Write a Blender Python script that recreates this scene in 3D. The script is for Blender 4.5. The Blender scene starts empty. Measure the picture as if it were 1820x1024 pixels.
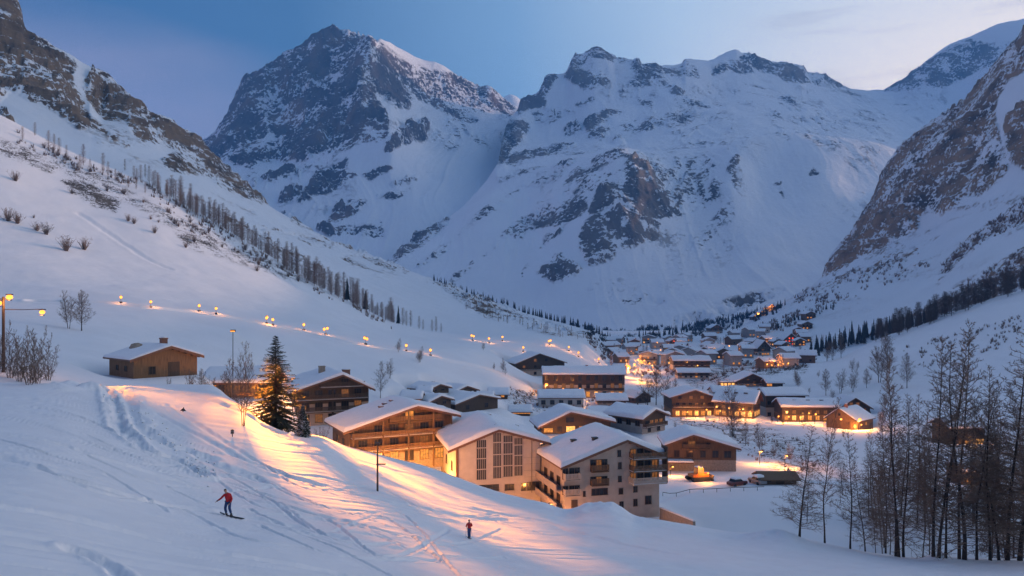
import bpy, bmesh, math, random
import numpy as np
from mathutils import Vector, Matrix

# ------------------------------------------------------------------ camera, sky, sun, exposure
SC = bpy.context.scene
COL = SC.collection
F, CX, HY, CZ = 1415.56, 910.0, 540.0, 60.0        # focal length in photo pixels, optical axis, horizon row, eye height
cam_d = bpy.data.cameras.new('camera'); cam = bpy.data.objects.new('camera', cam_d); COL.objects.link(cam)
cam.location = (0, 0, CZ); cam.rotation_euler = (math.radians(90), 0, 0)
cam_d.lens = 28.0; cam_d.sensor_width = 36.0; cam_d.shift_y = (HY - 512.0) / 1820.0
cam_d.clip_start = 0.5; cam_d.clip_end = 40000
SC.camera = cam
HAZE = 0.00009

SUN_AZ, SUN_EL = math.radians(72), math.radians(8.0)
W = bpy.data.worlds.new('World'); SC.world = W; W.use_nodes = True
wn = W.node_tree.nodes; wl = W.node_tree.links
bg = wn['Background']; bg.inputs['Strength'].default_value = 0.05
sky = wn.new('ShaderNodeTexSky'); sky.sky_type = 'NISHITA'; sky.sun_disc = False
sky.sun_elevation = SUN_EL; sky.sun_rotation = SUN_AZ; sky.altitude = 1800
sky.air_density = 1.0; sky.dust_density = 0.6; sky.ozone_density = 2.5
wl.new(sky.outputs['Color'], bg.inputs['Color'])
def wmath(op, a, b=None, clamp=False):
    x = wn.new('ShaderNodeMath'); x.operation = op; x.use_clamp = clamp
    for i, v in enumerate((a, b)):
        if v is None: continue
        if isinstance(v, (int, float)): x.inputs[i].default_value = v
        else: wl.new(v, x.inputs[i])
    return x.outputs[0]
def wdot(az, el):
    d = wn.new('ShaderNodeVectorMath'); d.operation = 'DOT_PRODUCT'; az = math.radians(az); el = math.radians(el)
    wl.new(wtc.outputs['Generated'], d.inputs[0]); d.inputs[1].default_value = (math.sin(az) * math.cos(el), math.cos(az) * math.cos(el), math.sin(el))
    return d.outputs['Value']
wtc = wn.new('ShaderNodeTexCoord')
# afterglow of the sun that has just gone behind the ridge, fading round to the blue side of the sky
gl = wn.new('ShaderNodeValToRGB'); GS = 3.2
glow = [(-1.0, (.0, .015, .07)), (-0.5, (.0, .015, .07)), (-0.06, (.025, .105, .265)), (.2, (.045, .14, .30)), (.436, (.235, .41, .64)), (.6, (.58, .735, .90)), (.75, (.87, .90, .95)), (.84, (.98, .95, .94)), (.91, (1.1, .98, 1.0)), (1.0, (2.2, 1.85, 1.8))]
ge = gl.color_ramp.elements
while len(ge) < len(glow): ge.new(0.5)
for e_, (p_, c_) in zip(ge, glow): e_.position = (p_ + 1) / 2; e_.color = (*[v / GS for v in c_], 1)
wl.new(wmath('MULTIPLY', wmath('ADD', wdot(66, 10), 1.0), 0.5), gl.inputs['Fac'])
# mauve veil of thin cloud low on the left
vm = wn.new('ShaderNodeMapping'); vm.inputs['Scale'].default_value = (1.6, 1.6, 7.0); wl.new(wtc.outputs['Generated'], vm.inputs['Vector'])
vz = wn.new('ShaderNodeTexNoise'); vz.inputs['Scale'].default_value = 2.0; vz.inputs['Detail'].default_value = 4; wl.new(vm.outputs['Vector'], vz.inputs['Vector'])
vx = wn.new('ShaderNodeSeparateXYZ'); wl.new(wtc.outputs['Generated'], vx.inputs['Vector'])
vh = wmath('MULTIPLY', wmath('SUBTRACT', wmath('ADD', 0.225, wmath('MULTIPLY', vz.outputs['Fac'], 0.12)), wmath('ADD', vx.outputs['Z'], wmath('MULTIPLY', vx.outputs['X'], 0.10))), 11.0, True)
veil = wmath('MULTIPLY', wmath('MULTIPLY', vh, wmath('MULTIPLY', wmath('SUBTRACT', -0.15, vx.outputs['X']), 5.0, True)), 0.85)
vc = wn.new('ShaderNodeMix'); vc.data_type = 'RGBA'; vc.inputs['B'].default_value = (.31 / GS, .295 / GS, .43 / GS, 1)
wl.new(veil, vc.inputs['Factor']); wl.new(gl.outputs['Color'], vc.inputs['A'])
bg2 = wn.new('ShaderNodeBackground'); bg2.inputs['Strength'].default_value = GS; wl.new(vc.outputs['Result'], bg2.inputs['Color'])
# a few thin grey cloud streaks over the saddle
km = wn.new('ShaderNodeMapping'); km.inputs['Scale'].default_value = (5.0, 5.0, 42.0); km.inputs['Rotation'].default_value = (0.0, math.radians(-5), 0); wl.new(wtc.outputs['Generated'], km.inputs['Vector'])
kz = wn.new('ShaderNodeTexNoise'); kz.inputs['Scale'].default_value = 1.7; kz.inputs['Detail'].default_value = 4; wl.new(km.outputs['Vector'], kz.inputs['Vector'])
streak = wmath('MULTIPLY', wmath('MULTIPLY', wmath('SUBTRACT', wdot(26, 16), 0.984), 75.0, True), wmath('MULTIPLY', wmath('SUBTRACT', kz.outputs['Fac'], 0.54), 3.2, True))
kc = wn.new('ShaderNodeMix'); kc.data_type = 'RGBA'; kc.inputs['B'].default_value = (.50 / GS, .52 / GS, .60 / GS, 1)
wl.new(streak, kc.inputs['Factor']); wl.new(vc.outputs['Result'], kc.inputs['A']); vc = kc
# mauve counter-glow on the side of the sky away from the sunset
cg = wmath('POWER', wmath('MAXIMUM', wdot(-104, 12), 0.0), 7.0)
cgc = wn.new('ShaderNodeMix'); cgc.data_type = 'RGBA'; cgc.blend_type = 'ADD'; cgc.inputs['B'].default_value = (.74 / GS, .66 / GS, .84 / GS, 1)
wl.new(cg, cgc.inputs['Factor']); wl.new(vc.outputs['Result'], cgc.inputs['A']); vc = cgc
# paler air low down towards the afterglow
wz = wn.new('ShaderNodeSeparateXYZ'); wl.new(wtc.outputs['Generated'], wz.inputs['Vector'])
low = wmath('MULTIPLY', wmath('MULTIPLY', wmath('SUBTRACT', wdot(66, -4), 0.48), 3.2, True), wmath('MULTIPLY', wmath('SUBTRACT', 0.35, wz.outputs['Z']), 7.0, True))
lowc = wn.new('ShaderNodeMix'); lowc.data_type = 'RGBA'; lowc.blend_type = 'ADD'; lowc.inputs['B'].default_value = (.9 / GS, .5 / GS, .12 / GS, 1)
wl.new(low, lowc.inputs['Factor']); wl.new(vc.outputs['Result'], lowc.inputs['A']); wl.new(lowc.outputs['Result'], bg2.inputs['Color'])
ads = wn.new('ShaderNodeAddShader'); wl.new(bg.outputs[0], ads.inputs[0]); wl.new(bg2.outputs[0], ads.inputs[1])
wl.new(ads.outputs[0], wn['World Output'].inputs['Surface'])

sun_d = bpy.data.lights.new('sun', 'SUN'); sun_o = bpy.data.objects.new('sun', sun_d); COL.objects.link(sun_o)
sun_d.energy = 3.4; sun_d.angle = math.radians(0.6); sun_d.color = (1.0, 0.62, 0.42)
sdir = Vector((math.sin(SUN_AZ) * math.cos(SUN_EL), math.cos(SUN_AZ) * math.cos(SUN_EL), math.sin(SUN_EL)))
sun_o.rotation_euler = sdir.to_track_quat('Z', 'Y').to_euler()

SC.view_settings.view_transform = 'Standard'; SC.view_settings.look = 'None'
SC.view_settings.gamma = 1.0; SC.view_settings.exposure = -0.2
SC.render.engine = 'CYCLES'
cy = SC.cycles
cy.use_denoising = True; cy.max_bounces = 6; cy.diffuse_bounces = 2; cy.glossy_bounces = 2
cy.transmission_bounces = 2; cy.volume_bounces = 1; cy.transparent_max_bounces = 4
cy.use_adaptive_sampling = True; cy.adaptive_threshold = 0.02
cy.sample_clamp_indirect = 4.0

# ------------------------------------------------------------------ helpers: objects
def tag(o, label=None, cat=None, group=None, kind=None):
    if label: o['label'] = label
    if cat: o['category'] = cat
    if group: o['group'] = group
    if kind: o['kind'] = kind
    return o

def thing(name, label, cat, loc=(0, 0, 0), rotz=0.0, group=None):
    o = bpy.data.objects.new(name, None); COL.objects.link(o)
    o.location = loc; o.rotation_euler = (0, 0, rotz); o.empty_display_size = 0.3
    return tag(o, label, cat, group)

def link(name, me, parent=None, loc=None):
    o = bpy.data.objects.new(name, me); COL.objects.link(o)
    if parent is not None: o.parent = parent
    if loc is not None: o.location = loc
    return o

def copy_tree(o, parent=None):
    c = o.copy(); COL.objects.link(c); c.parent = parent
    for ch in list(o.children): copy_tree(ch, c)
    return c

class MB:
    """collects vertices and faces, then becomes ONE mesh"""
    def __init__(s): s.v = []; s.f = []; s.m = []
    def add(s, vs, fs, mi=0):
        b = len(s.v); s.v.extend([tuple(v) for v in vs])
        s.f.extend([tuple(i + b for i in f) for f in fs]); s.m.extend([mi] * len(fs)); return s
    def box(s, x0, x1, y0, y1, z0, z1, mi=0):
        vs = [(x0, y0, z0), (x1, y0, z0), (x1, y1, z0), (x0, y1, z0), (x0, y0, z1), (x1, y0, z1), (x1, y1, z1), (x0, y1, z1)]
        return s.add(vs, [(0, 3, 2, 1), (4, 5, 6, 7), (0, 1, 5, 4), (1, 2, 6, 5), (2, 3, 7, 6), (3, 0, 4, 7)], mi)
    def prism(s, poly, y0, y1, mi=0):
        """polygon in x,z swept along y"""
        n = len(poly); vs = [(p[0], y0, p[1]) for p in poly] + [(p[0], y1, p[1]) for p in poly]
        fs = [tuple(range(n)), tuple(range(2 * n - 1, n - 1, -1))] + [((i + 1) % n, i, i + n, (i + 1) % n + n) for i in range(n)]
        return s.add(vs, fs, mi)
    def tube(s, pts, radii, n=6, mi=0, cap=True):
        pts = [Vector(p) for p in pts]; b = []
        up = Vector((0, 0, 1))
        for i, p in enumerate(pts):
            d = (pts[min(i + 1, len(pts) - 1)] - pts[max(i - 1, 0)])
            if d.length < 1e-9: d = up
            d.normalize()
            a = d.cross(Vector((1, 0, 0)) if abs(d.x) < 0.8 else Vector((0, 1, 0))).normalized(); c = d.cross(a)
            for k in range(n):
                t = 2 * math.pi * k / n
                b.append(p + (a * math.cos(t) + c * math.sin(t)) * radii[i])
        fs = []
        for i in range(len(pts) - 1):
            for k in range(n):
                k2 = (k + 1) % n
                fs.append((i * n + k, i * n + k2, (i + 1) * n + k2, (i + 1) * n + k))
        if cap:
            fs.append(tuple(range(n - 1, -1, -1))); fs.append(tuple((len(pts) - 1) * n + k for k in range(n)))
        return s.add(b, fs, mi)
    def blob(s, c, r, nu=10, nv=7, mi=0, jit=0.0, rng=None):
        vs = []; fs = []
        rx, ry, rz = r if hasattr(r, '__len__') else (r, r, r)
        for j in range(nv + 1):
            ph = math.pi * j / nv
            for i in range(nu):
                th = 2 * math.pi * i / nu
                k = 1 + (rng.uniform(-jit, jit) if rng and 0 < j < nv else 0)
                vs.append((c[0] + rx * k * math.sin(ph) * math.cos(th), c[1] + ry * k * math.sin(ph) * math.sin(th), c[2] + rz * k * math.cos(ph)))
        for j in range(nv):
            for i in range(nu):
                i2 = (i + 1) % nu
                fs.append((j * nu + i, (j + 1) * nu + i, (j + 1) * nu + i2, j * nu + i2))
        return s.add(vs, fs, mi)
    def mesh(s, name, mats, smooth=False):
        me = bpy.data.meshes.new(name); me.from_pydata(s.v, [], s.f)
        if not isinstance(mats, (list, tuple)): mats = [mats]
        for m in mats: me.materials.append(m)
        if len(mats) > 1: me.polygons.foreach_set('material_index', s.m)
        if smooth: me.polygons.foreach_set('use_smooth', [True] * len(me.polygons))
        me.update(); return me
    def build(s, name, mats, parent=None, smooth=False):
        return link(name, s.mesh(name, mats, smooth), parent)

# ------------------------------------------------------------------ helpers: noise (numpy)
def _h(i, j, k=0):
    h = (i.astype(np.int64) * 374761393 + j.astype(np.int64) * 668265263 + np.int64(k) * 1442695041) & 0xffffffff
    h = ((h ^ (h >> 13)) * 1274126177) & 0xffffffff
    h = ((h ^ (h >> 15)) * 2246822519) & 0xffffffff
    return ((h ^ (h >> 16)) & 0xffff) / 65535.0
def vn2(x, y, seed=0):
    xi = np.floor(x); yi = np.floor(y); fx = x - xi; fy = y - yi
    fx = fx * fx * fx * (fx * (fx * 6 - 15) + 10); fy = fy * fy * fy * (fy * (fy * 6 - 15) + 10)
    a = _h(xi, yi, seed); b = _h(xi + 1, yi, seed); c = _h(xi, yi + 1, seed); d = _h(xi + 1, yi + 1, seed)
    return (a + (b - a) * fx) * (1 - fy) + (c + (d - c) * fx) * fy
def fbm(x, y, octv=4, seed=0, gain=0.5, lac=2.03):
    t = 0.0; a = 1.0; s = 0.0
    for o in range(octv):
        t = t + a * (vn2(x + 17.3 * o, y - 9.1 * o, seed + o) - 0.5); s += a; a *= gain; x = x * lac; y = y * lac
    return t / s * 2
def ridged(x, y, octv=4, seed=0, gain=0.55, lac=2.07):
    t = 0.0; a = 1.0; s = 0.0
    for o in range(octv):
        n = 1 - np.abs(2 * vn2(x + 31.7 * o, y + 11.9 * o, seed + o) - 1)
        t = t + a * n * n; s += a; a *= gain; x = x * lac; y = y * lac
    return t / s

# ------------------------------------------------------------------ helpers: smooth curves
def pchip(x, y, xq):
    x = np.asarray(x, float); y = np.asarray(y, float)
    if len(x) == 2: return np.interp(xq, x, y)
    h = np.diff(x); d = np.diff(y) / h; m = np.zeros_like(x)
    for i in range(1, len(x) - 1):
        if d[i - 1] * d[i] > 0:
            w1 = 2 * h[i] + h[i - 1]; w2 = h[i] + 2 * h[i - 1]
            m[i] = (w1 + w2) / (w1 / d[i - 1] + w2 / d[i])
    m[0] = d[0]; m[-1] = d[-1]
    i = np.clip(np.searchsorted(x, xq) - 1, 0, len(x) - 2); t = np.clip((xq - x[i]) / h[i], 0, 1)
    t2 = t * t; t3 = t2 * t
    return (2 * t3 - 3 * t2 + 1) * y[i] + (t3 - 2 * t2 + t) * h[i] * m[i] + (-2 * t3 + 3 * t2) * y[i + 1] + (t3 - t2) * h[i] * m[i + 1]

def pchip_rows(Y, t):
    """Y: (K, n) values at integer knots, t: (R,) in 0..K-1 -> (R, n)"""
    K = Y.shape[0]; d = np.diff(Y, axis=0); m = np.zeros_like(Y)
    p = d[:-1] * d[1:]
    with np.errstate(divide='ignore', invalid='ignore'):
        hm = 2 * d[:-1] * d[1:] / (d[:-1] + d[1:])
    m[1:-1] = np.where(p > 0, hm, 0); m[0] = d[0]; m[-1] = d[-1]
    i = np.clip(np.floor(t).astype(int), 0, K - 2); u = (t - i)[:, None]; u2 = u * u; u3 = u2 * u
    return (2 * u3 - 3 * u2 + 1) * Y[i] + (u3 - 2 * u2 + u) * m[i] + (-2 * u3 + 3 * u2) * Y[i + 1] + (u3 - u2) * m[i + 1]

def poly_mask(px, py, poly, soft):
    """1 inside, falling to 0 over soft pixels each way"""
    P = np.asarray(poly, float); x0, y0 = P.min(0) - soft * 1.5; x1, y1 = P.max(0) + soft * 1.5
    out = np.zeros_like(px); sel = (px > x0) & (px < x1) & (py > y0) & (py < y1)
    if not sel.any(): return out
    x = px[sel]; y = py[sel]; ins = np.zeros(x.shape, bool); dist = np.full(x.shape, 1e9)
    for i in range(len(P)):
        ax, ay = P[i - 1]; bx, by = P[i]
        c = ((ay > y) != (by > y)) & (x < (bx - ax) * (y - ay) / (by - ay + 1e-12) + ax); ins ^= c
        dx, dy = bx - ax, by - ay; t = np.clip(((x - ax) * dx + (y - ay) * dy) / (dx * dx + dy * dy + 1e-9), 0, 1)
        dist = np.minimum(dist, np.hypot(x - ax - t * dx, y - ay - t * dy))
    sd = np.where(ins, dist, -dist); v = np.clip(sd / soft * 0.5 + 0.5, 0, 1); out[sel] = v * v * (3 - 2 * v)
    return out

def line_dist(x, y, pts, rmax):
    """distance to a polyline, and which side"""
    P = np.asarray(pts, float); out = np.full(x.shape, 1e9)
    sel = (x > P[:, 0].min() - rmax) & (x < P[:, 0].max() + rmax) & (y > P[:, 1].min() - rmax) & (y < P[:, 1].max() + rmax)
    xs = x[sel]; ys = y[sel]; d = np.full(xs.shape, 1e9)
    for i in range(len(P) - 1):
        ax, ay = P[i]; dx, dy = P[i + 1] - P[i]
        t = np.clip(((xs - ax) * dx + (ys - ay) * dy) / (dx * dx + dy * dy + 1e-9), 0, 1)
        d = np.minimum(d, np.hypot(xs - ax - t * dx, ys - ay - t * dy))
    out[sel] = d; return out

# ------------------------------------------------------------------ helpers: materials
def new_mat(name):
    m = bpy.data.materials.new(name); m.use_nodes = True
    nt = m.node_tree; return m, nt.nodes, nt.links, nt.nodes['Principled BSDF']

def simple_mat(name, col, rough=0.7, var=0.25, scale=3.0, bump=0.0, metallic=0.0, emit=None, estr=0.0, stretch=(1, 1, 1)):
    m, n, l, b = new_mat(name)
    b.inputs['Roughness'].default_value = rough; b.inputs['Metallic'].default_value = metallic
    tc = n.new('ShaderNodeTexCoord'); mp = n.new('ShaderNodeMapping'); mp.inputs['Scale'].default_value = stretch
    nz = n.new('ShaderNodeTexNoise'); nz.inputs['Scale'].default_value = scale; nz.inputs['Detail'].default_value = 5
    l.new(tc.outputs['Object'], mp.inputs['Vector']); l.new(mp.outputs['Vector'], nz.inputs['Vector'])
    rp = n.new('ShaderNodeValToRGB'); e = rp.color_ramp.elements
    e[0].position = 0.25; e[1].position = 0.75
    e[0].color = (*[c * (1 - var) for c in col], 1); e[1].color = (*[min(1, c * (1 + var)) for c in col], 1)
    l.new(nz.outputs['Fac'], rp.inputs['Fac']); l.new(rp.outputs['Color'], b.inputs['Base Color'])
    if bump:
        bp = n.new('ShaderNodeBump'); bp.inputs['Strength'].default_value = bump; bp.inputs['Distance'].default_value = 0.05
        l.new(nz.outputs['Fac'], bp.inputs['Height']); l.new(bp.outputs['Normal'], b.inputs['Normal'])
    if emit:
        b.inputs['Emission Color'].default_value = (*emit, 1); b.inputs['Emission Strength'].default_value = estr
    return m

def math_n(n, l, op, a, b=None, clamp=False):
    x = n.new('ShaderNodeMath'); x.operation = op; x.use_clamp = clamp
    for i, v in enumerate((a, b)):
        if v is None: continue
        if isinstance(v, (int, float)): x.inputs[i].default_value = v
        else: l.new(v, x.inputs[i])
    return x.outputs[0]

def terrain_mat(name, scale, rocks, strata=(1, 1, 1), rot=(0, 0, 0), slope_w=1.0, snow=(0.80, 0.82, 0.86), bump=0.3, bdist=1.0, fine=6.0, noise_w=3.0, snowb=0.12):
    """snow, and rock where the vertex value 'rock', steepness and broken-up noise say so"""
    m, n, l, b = new_mat(name)
    tc = n.new('ShaderNodeTexCoord'); geo = n.new('ShaderNodeNewGeometry')
    at = n.new('ShaderNodeAttribute'); at.attribute_name = 'rock'
    mp = n.new('ShaderNodeMapping'); mp.inputs['Scale'].default_value = strata; mp.inputs['Rotation'].default_value = rot
    l.new(tc.outputs['Object'], mp.inputs['Vector'])
    n1 = n.new('ShaderNodeTexNoise'); n1.inputs['Scale'].default_value = scale; n1.inputs['Detail'].default_value = 9; n1.inputs['Roughness'].default_value = 0.68
    n1.inputs['Distortion'].default_value = 0.4
    l.new(mp.outputs['Vector'], n1.inputs['Vector'])
    n2 = n.new('ShaderNodeTexNoise'); n2.inputs['Scale'].default_value = scale * fine; n2.inputs['Detail'].default_value = 5; n2.inputs['Roughness'].default_value = 0.7
    l.new(tc.outputs['Object'], n2.inputs['Vector'])
    sx = n.new('ShaderNodeSeparateXYZ'); l.new(geo.outputs['Normal'], sx.inputs['Vector'])
    slope = math_n(n, l, 'SUBTRACT', 0.72, sx.outputs['Z'])
    s1 = math_n(n, l, 'MULTIPLY', math_n(n, l, 'SUBTRACT', n1.outputs['Fac'], 0.5), noise_w * 1.7)
    s2 = math_n(n, l, 'MULTIPLY', math_n(n, l, 'SUBTRACT', n2.outputs['Fac'], 0.5), noise_w * 2.0)
    tot = math_n(n, l, 'ADD', math_n(n, l, 'MULTIPLY', at.outputs['Fac'], 1.0), math_n(n, l, 'ADD', s1, s2))
    tot = math_n(n, l, 'ADD', tot, math_n(n, l, 'MULTIPLY', slope, slope_w))
    gate = math_n(n, l, 'MULTIPLY', at.outputs['Fac'], 6.0, True)
    rp = n.new('ShaderNodeValToRGB'); e = rp.color_ramp.elements; e[0].position = 0.44; e[1].position = 0.56
    l.new(tot, rp.inputs['Fac'])
    fac = math_n(n, l, 'MULTIPLY', rp.outputs['Color'], gate, True)
    rc = n.new('ShaderNodeValToRGB'); ce = rc.color_ramp.elements
    while len(ce) < len(rocks): ce.new(0.5)
    for i, c in enumerate(rocks): ce[i].position = 0.3 + 0.4 * i / (len(rocks) - 1); ce[i].color = (*c, 1)
    n3 = n.new('ShaderNodeTexNoise'); n3.inputs['Scale'].default_value = scale * 0.7; n3.inputs['Detail'].default_value = 8
    l.new(mp.outputs['Vector'], n3.inputs['Vector']); l.new(n3.outputs['Fac'], rc.inputs['Fac'])
    sn = n.new('ShaderNodeValToRGB'); se = sn.color_ramp.elements; se[0].position = 0.3; se[1].position = 0.7
    se[0].color = (*[c * 0.95 for c in snow], 1); se[1].color = (*snow, 1)
    l.new(n3.outputs['Fac'], sn.inputs['Fac'])
    mx = n.new('ShaderNodeMix'); mx.data_type = 'RGBA'
    l.new(fac, mx.inputs['Factor']); l.new(sn.outputs['Color'], mx.inputs['A']); l.new(rc.outputs['Color'], mx.inputs['B'])
    l.new(mx.outputs['Result'], b.inputs['Base Color'])
    b.inputs['Roughness'].default_value = 0.85; b.inputs['Specular IOR Level'].default_value = 0.15
    bp = n.new('ShaderNodeBump'); bp.inputs['Strength'].default_value = bump; bp.inputs['Distance'].default_value = bdist
    hgt = math_n(n, l, 'MULTIPLY', math_n(n, l, 'ADD', n1.outputs['Fac'], math_n(n, l, 'MULTIPLY', n2.outputs['Fac'], 0.35)), math_n(n, l, 'ADD', math_n(n, l, 'MULTIPLY', fac, 1.0 - snowb), snowb))
    l.new(hgt, bp.inputs['Height']); l.new(bp.outputs['Normal'], b.inputs['Normal'])
    return m

# ------------------------------------------------------------------ terrain: lofted sheets of real ground
SHEETS = {}
class Sheet:
    pass
def loft(name, lines, x0, x1, step, rows, smooth=0):
    """lines: nearest to farthest, each [(px, py, Y)...]; the ground runs smoothly through them"""
    s = Sheet(); s.name = name
    if np.isscalar(step): s.px = np.arange(x0, x1 + step, step)
    else: s.px = np.asarray(step, float)
    K = len(lines); PY = np.zeros((K, len(s.px))); LY = np.zeros_like(PY)
    for k, L in enumerate(lines):
        L = np.asarray(L, float); PY[k] = pchip(L[:, 0], L[:, 1], s.px) ; LY[k] = pchip(L[:, 0], np.log(L[:, 2]), s.px)
        for side, sel in ((0, s.px < L[0, 0]), (-1, s.px > L[-1, 0])):
            PY[k][sel] = L[side, 1]; LY[k][sel] = np.log(L[side, 2])
    if smooth:
        ker = np.hanning(smooth * 2 + 3); ker /= ker.sum()
        for q in (PY, LY):
            for k in range(K): q[k] = np.convolve(np.pad(q[k], smooth + 1, mode='edge'), ker, mode='valid')
    for k in range(1, K): LY[k] = np.maximum(LY[k], LY[k - 1] + 0.002)
    t = np.concatenate([np.linspace(k, k + 1, r, endpoint=False) for k, r in enumerate(rows)] + [[K - 1]])
    s.t = t
    py = pchip_rows(PY, t); s.Y = np.exp(pchip_rows(LY, t))
    s.X = (s.px[None, :] - CX) / F * s.Y; s.Z = CZ + (HY - py) / F * s.Y
    s.py = py; s.PX = np.broadcast_to(s.px[None, :], py.shape).copy(); s.rock = np.zeros_like(py)
    SHEETS[name] = s; return s

def sheet_obj(s, mat, name, rock=True):
    R, C = s.Z.shape; me = bpy.data.meshes.new(name)
    co = np.stack([s.X, s.Y, s.Z], -1).reshape(-1, 3).astype(np.float32)
    idx = np.arange(R * C).reshape(R, C)
    q = np.stack([idx[:-1, :-1], idx[:-1, 1:], idx[1:, 1:], idx[1:, :-1]], -1).reshape(-1, 4)
    me.vertices.add(R * C); me.vertices.foreach_set('co', co.ravel())
    me.loops.add(q.size); me.loops.foreach_set('vertex_index', q.ravel().astype(np.int32))
    me.polygons.add(len(q)); me.polygons.foreach_set('loop_start', np.arange(0, q.size, 4, dtype=np.int32))
    me.polygons.foreach_set('use_smooth', np.ones(len(q), bool))
    me.update(calc_edges=True)
    a = me.attributes.new('rock', 'FLOAT', 'POINT'); a.data.foreach_set('value', s.rock.astype(np.float32).ravel())
    me.materials.append(mat)
    o = link(name, me); o['kind'] = 'structure'; return o

def ground(x, y, only=None):
    """height of the highest sheet at a world point"""
    best = -1e9; px = CX + F * x / y
    for k, s in SHEETS.items():
        if only and k not in only: continue
        if px < s.px[0] or px > s.px[-1]: continue
        c = int(np.clip(np.searchsorted(s.px, px) - 1, 0, len(s.px) - 2)); u = (px - s.px[c]) / (s.px[c + 1] - s.px[c])
        zz = []
        for cc in (c, c + 1):
            if y < s.Y[0, cc] or y > s.Y[-1, cc]: zz = None; break
            zz.append(np.interp(y, s.Y[:, cc], s.Z[:, cc]))
        if zz is None: continue
        best = max(best, zz[0] * (1 - u) + zz[1] * u)
    return float(best)

def pick(px, py, only=None):
    """world point of the ground that the eye sees along a pixel"""
    best = None
    for k, s in SHEETS.items():
        if only and k not in only: continue
        if px < s.px[0] or px > s.px[-1]: continue
        c = int(np.argmin(np.abs(s.px - px))); pr = HY - (s.Z[:, c] - CZ) / s.Y[:, c] * F
        hit = np.nonzero(pr <= py)[0]
        if len(hit):
            i = hit[0]
            if i == 0: y = s.Y[0, c]
            else:
                a, b = pr[i - 1], pr[i]; u = (a - py) / (a - b + 1e-9); y = s.Y[i - 1, c] + u * (s.Y[i, c] - s.Y[i - 1, c])
            if best is None or y < best: best = float(y)
    if best is None:
        if not only or only[0] not in SHEETS: return None
        s = SHEETS[only[0]]; c = int(np.argmin(np.abs(s.px - px))); best = float(s.Y[int(np.argmin(HY - (s.Z[:, c] - CZ) / s.Y[:, c] * F)), c])      # the crest itself
    x = (px - CX) / F * best
    return Vector((x, best, ground(x, best, only)))

def atY(px, Y, only=None):
    x = (px - CX) / F * Y; return Vector((x, Y, ground(x, Y, only)))
# ------------------------------------------------------------------ terrain: the sheets
def full(v, *extra): return [(-300, *v), *extra, (2120, *v)]
A = loft('A', [
    [(-300,1700,7),(0,1700,8.5),(405,1700,10.5),(910,1700,13),(1400,1700,18),(1820,1700,24),(2120,1700,26)],
    [(-300,1400,13),(0,1400,14.7),(405,1400,17),(910,1400,21),(1400,1400,28),(1820,1400,36),(2120,1400,40)],
    [(-300,1024,22),(0,1024,25),(405,1024,33),(910,1024,52),(1400,1024,66),(1820,1024,72),(2120,1024,74)],
    [(-300,830,36),(0,830,40),(405,872,58),(650,900,65),(910,958,70),(1100,975,73),(1400,992,77),(1820,1012,79),(2120,1012,80)],
    [(-300,690,70),(0,680,82),(100,684,86),(170,688,92),(250,684,100),(320,684,105),(369,684,106),(393,694,104),(407,706,102),(427,716,100),(448,730,98),(458,742,97),(480,756,95),(513,769,94),(566,775,95),(622,796,99),(672,808,102),(710,818,104),(755,828,105),(812,848,106),(887,874,104),(926,884,103),(965,892,102),(1007,905,102),(1022,903,101),(1042,897,100),(1083,896,99),(1104,902,99),(1126,917,99),(1175,925,99),(1220,932,98),(1330,947,96),(1380,945,95),(1440,960,94),(1500,973,93),(1560,984,92),(1640,991,91),(1665,985,91),(1700,989,91),(1820,993,90),(2120,990,90)],
    [(-300,725,95),(0,715,100),(170,715,112),(350,735,124),(430,775,122),(566,835,126),(812,905,128),(965,950,124),(1330,990,118),(1820,1040,112),(2120,1040,112)],
    full((1010,168))],
    -300, 2120, 2.4, [14, 50, 120, 140, 26, 10], 5)
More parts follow.
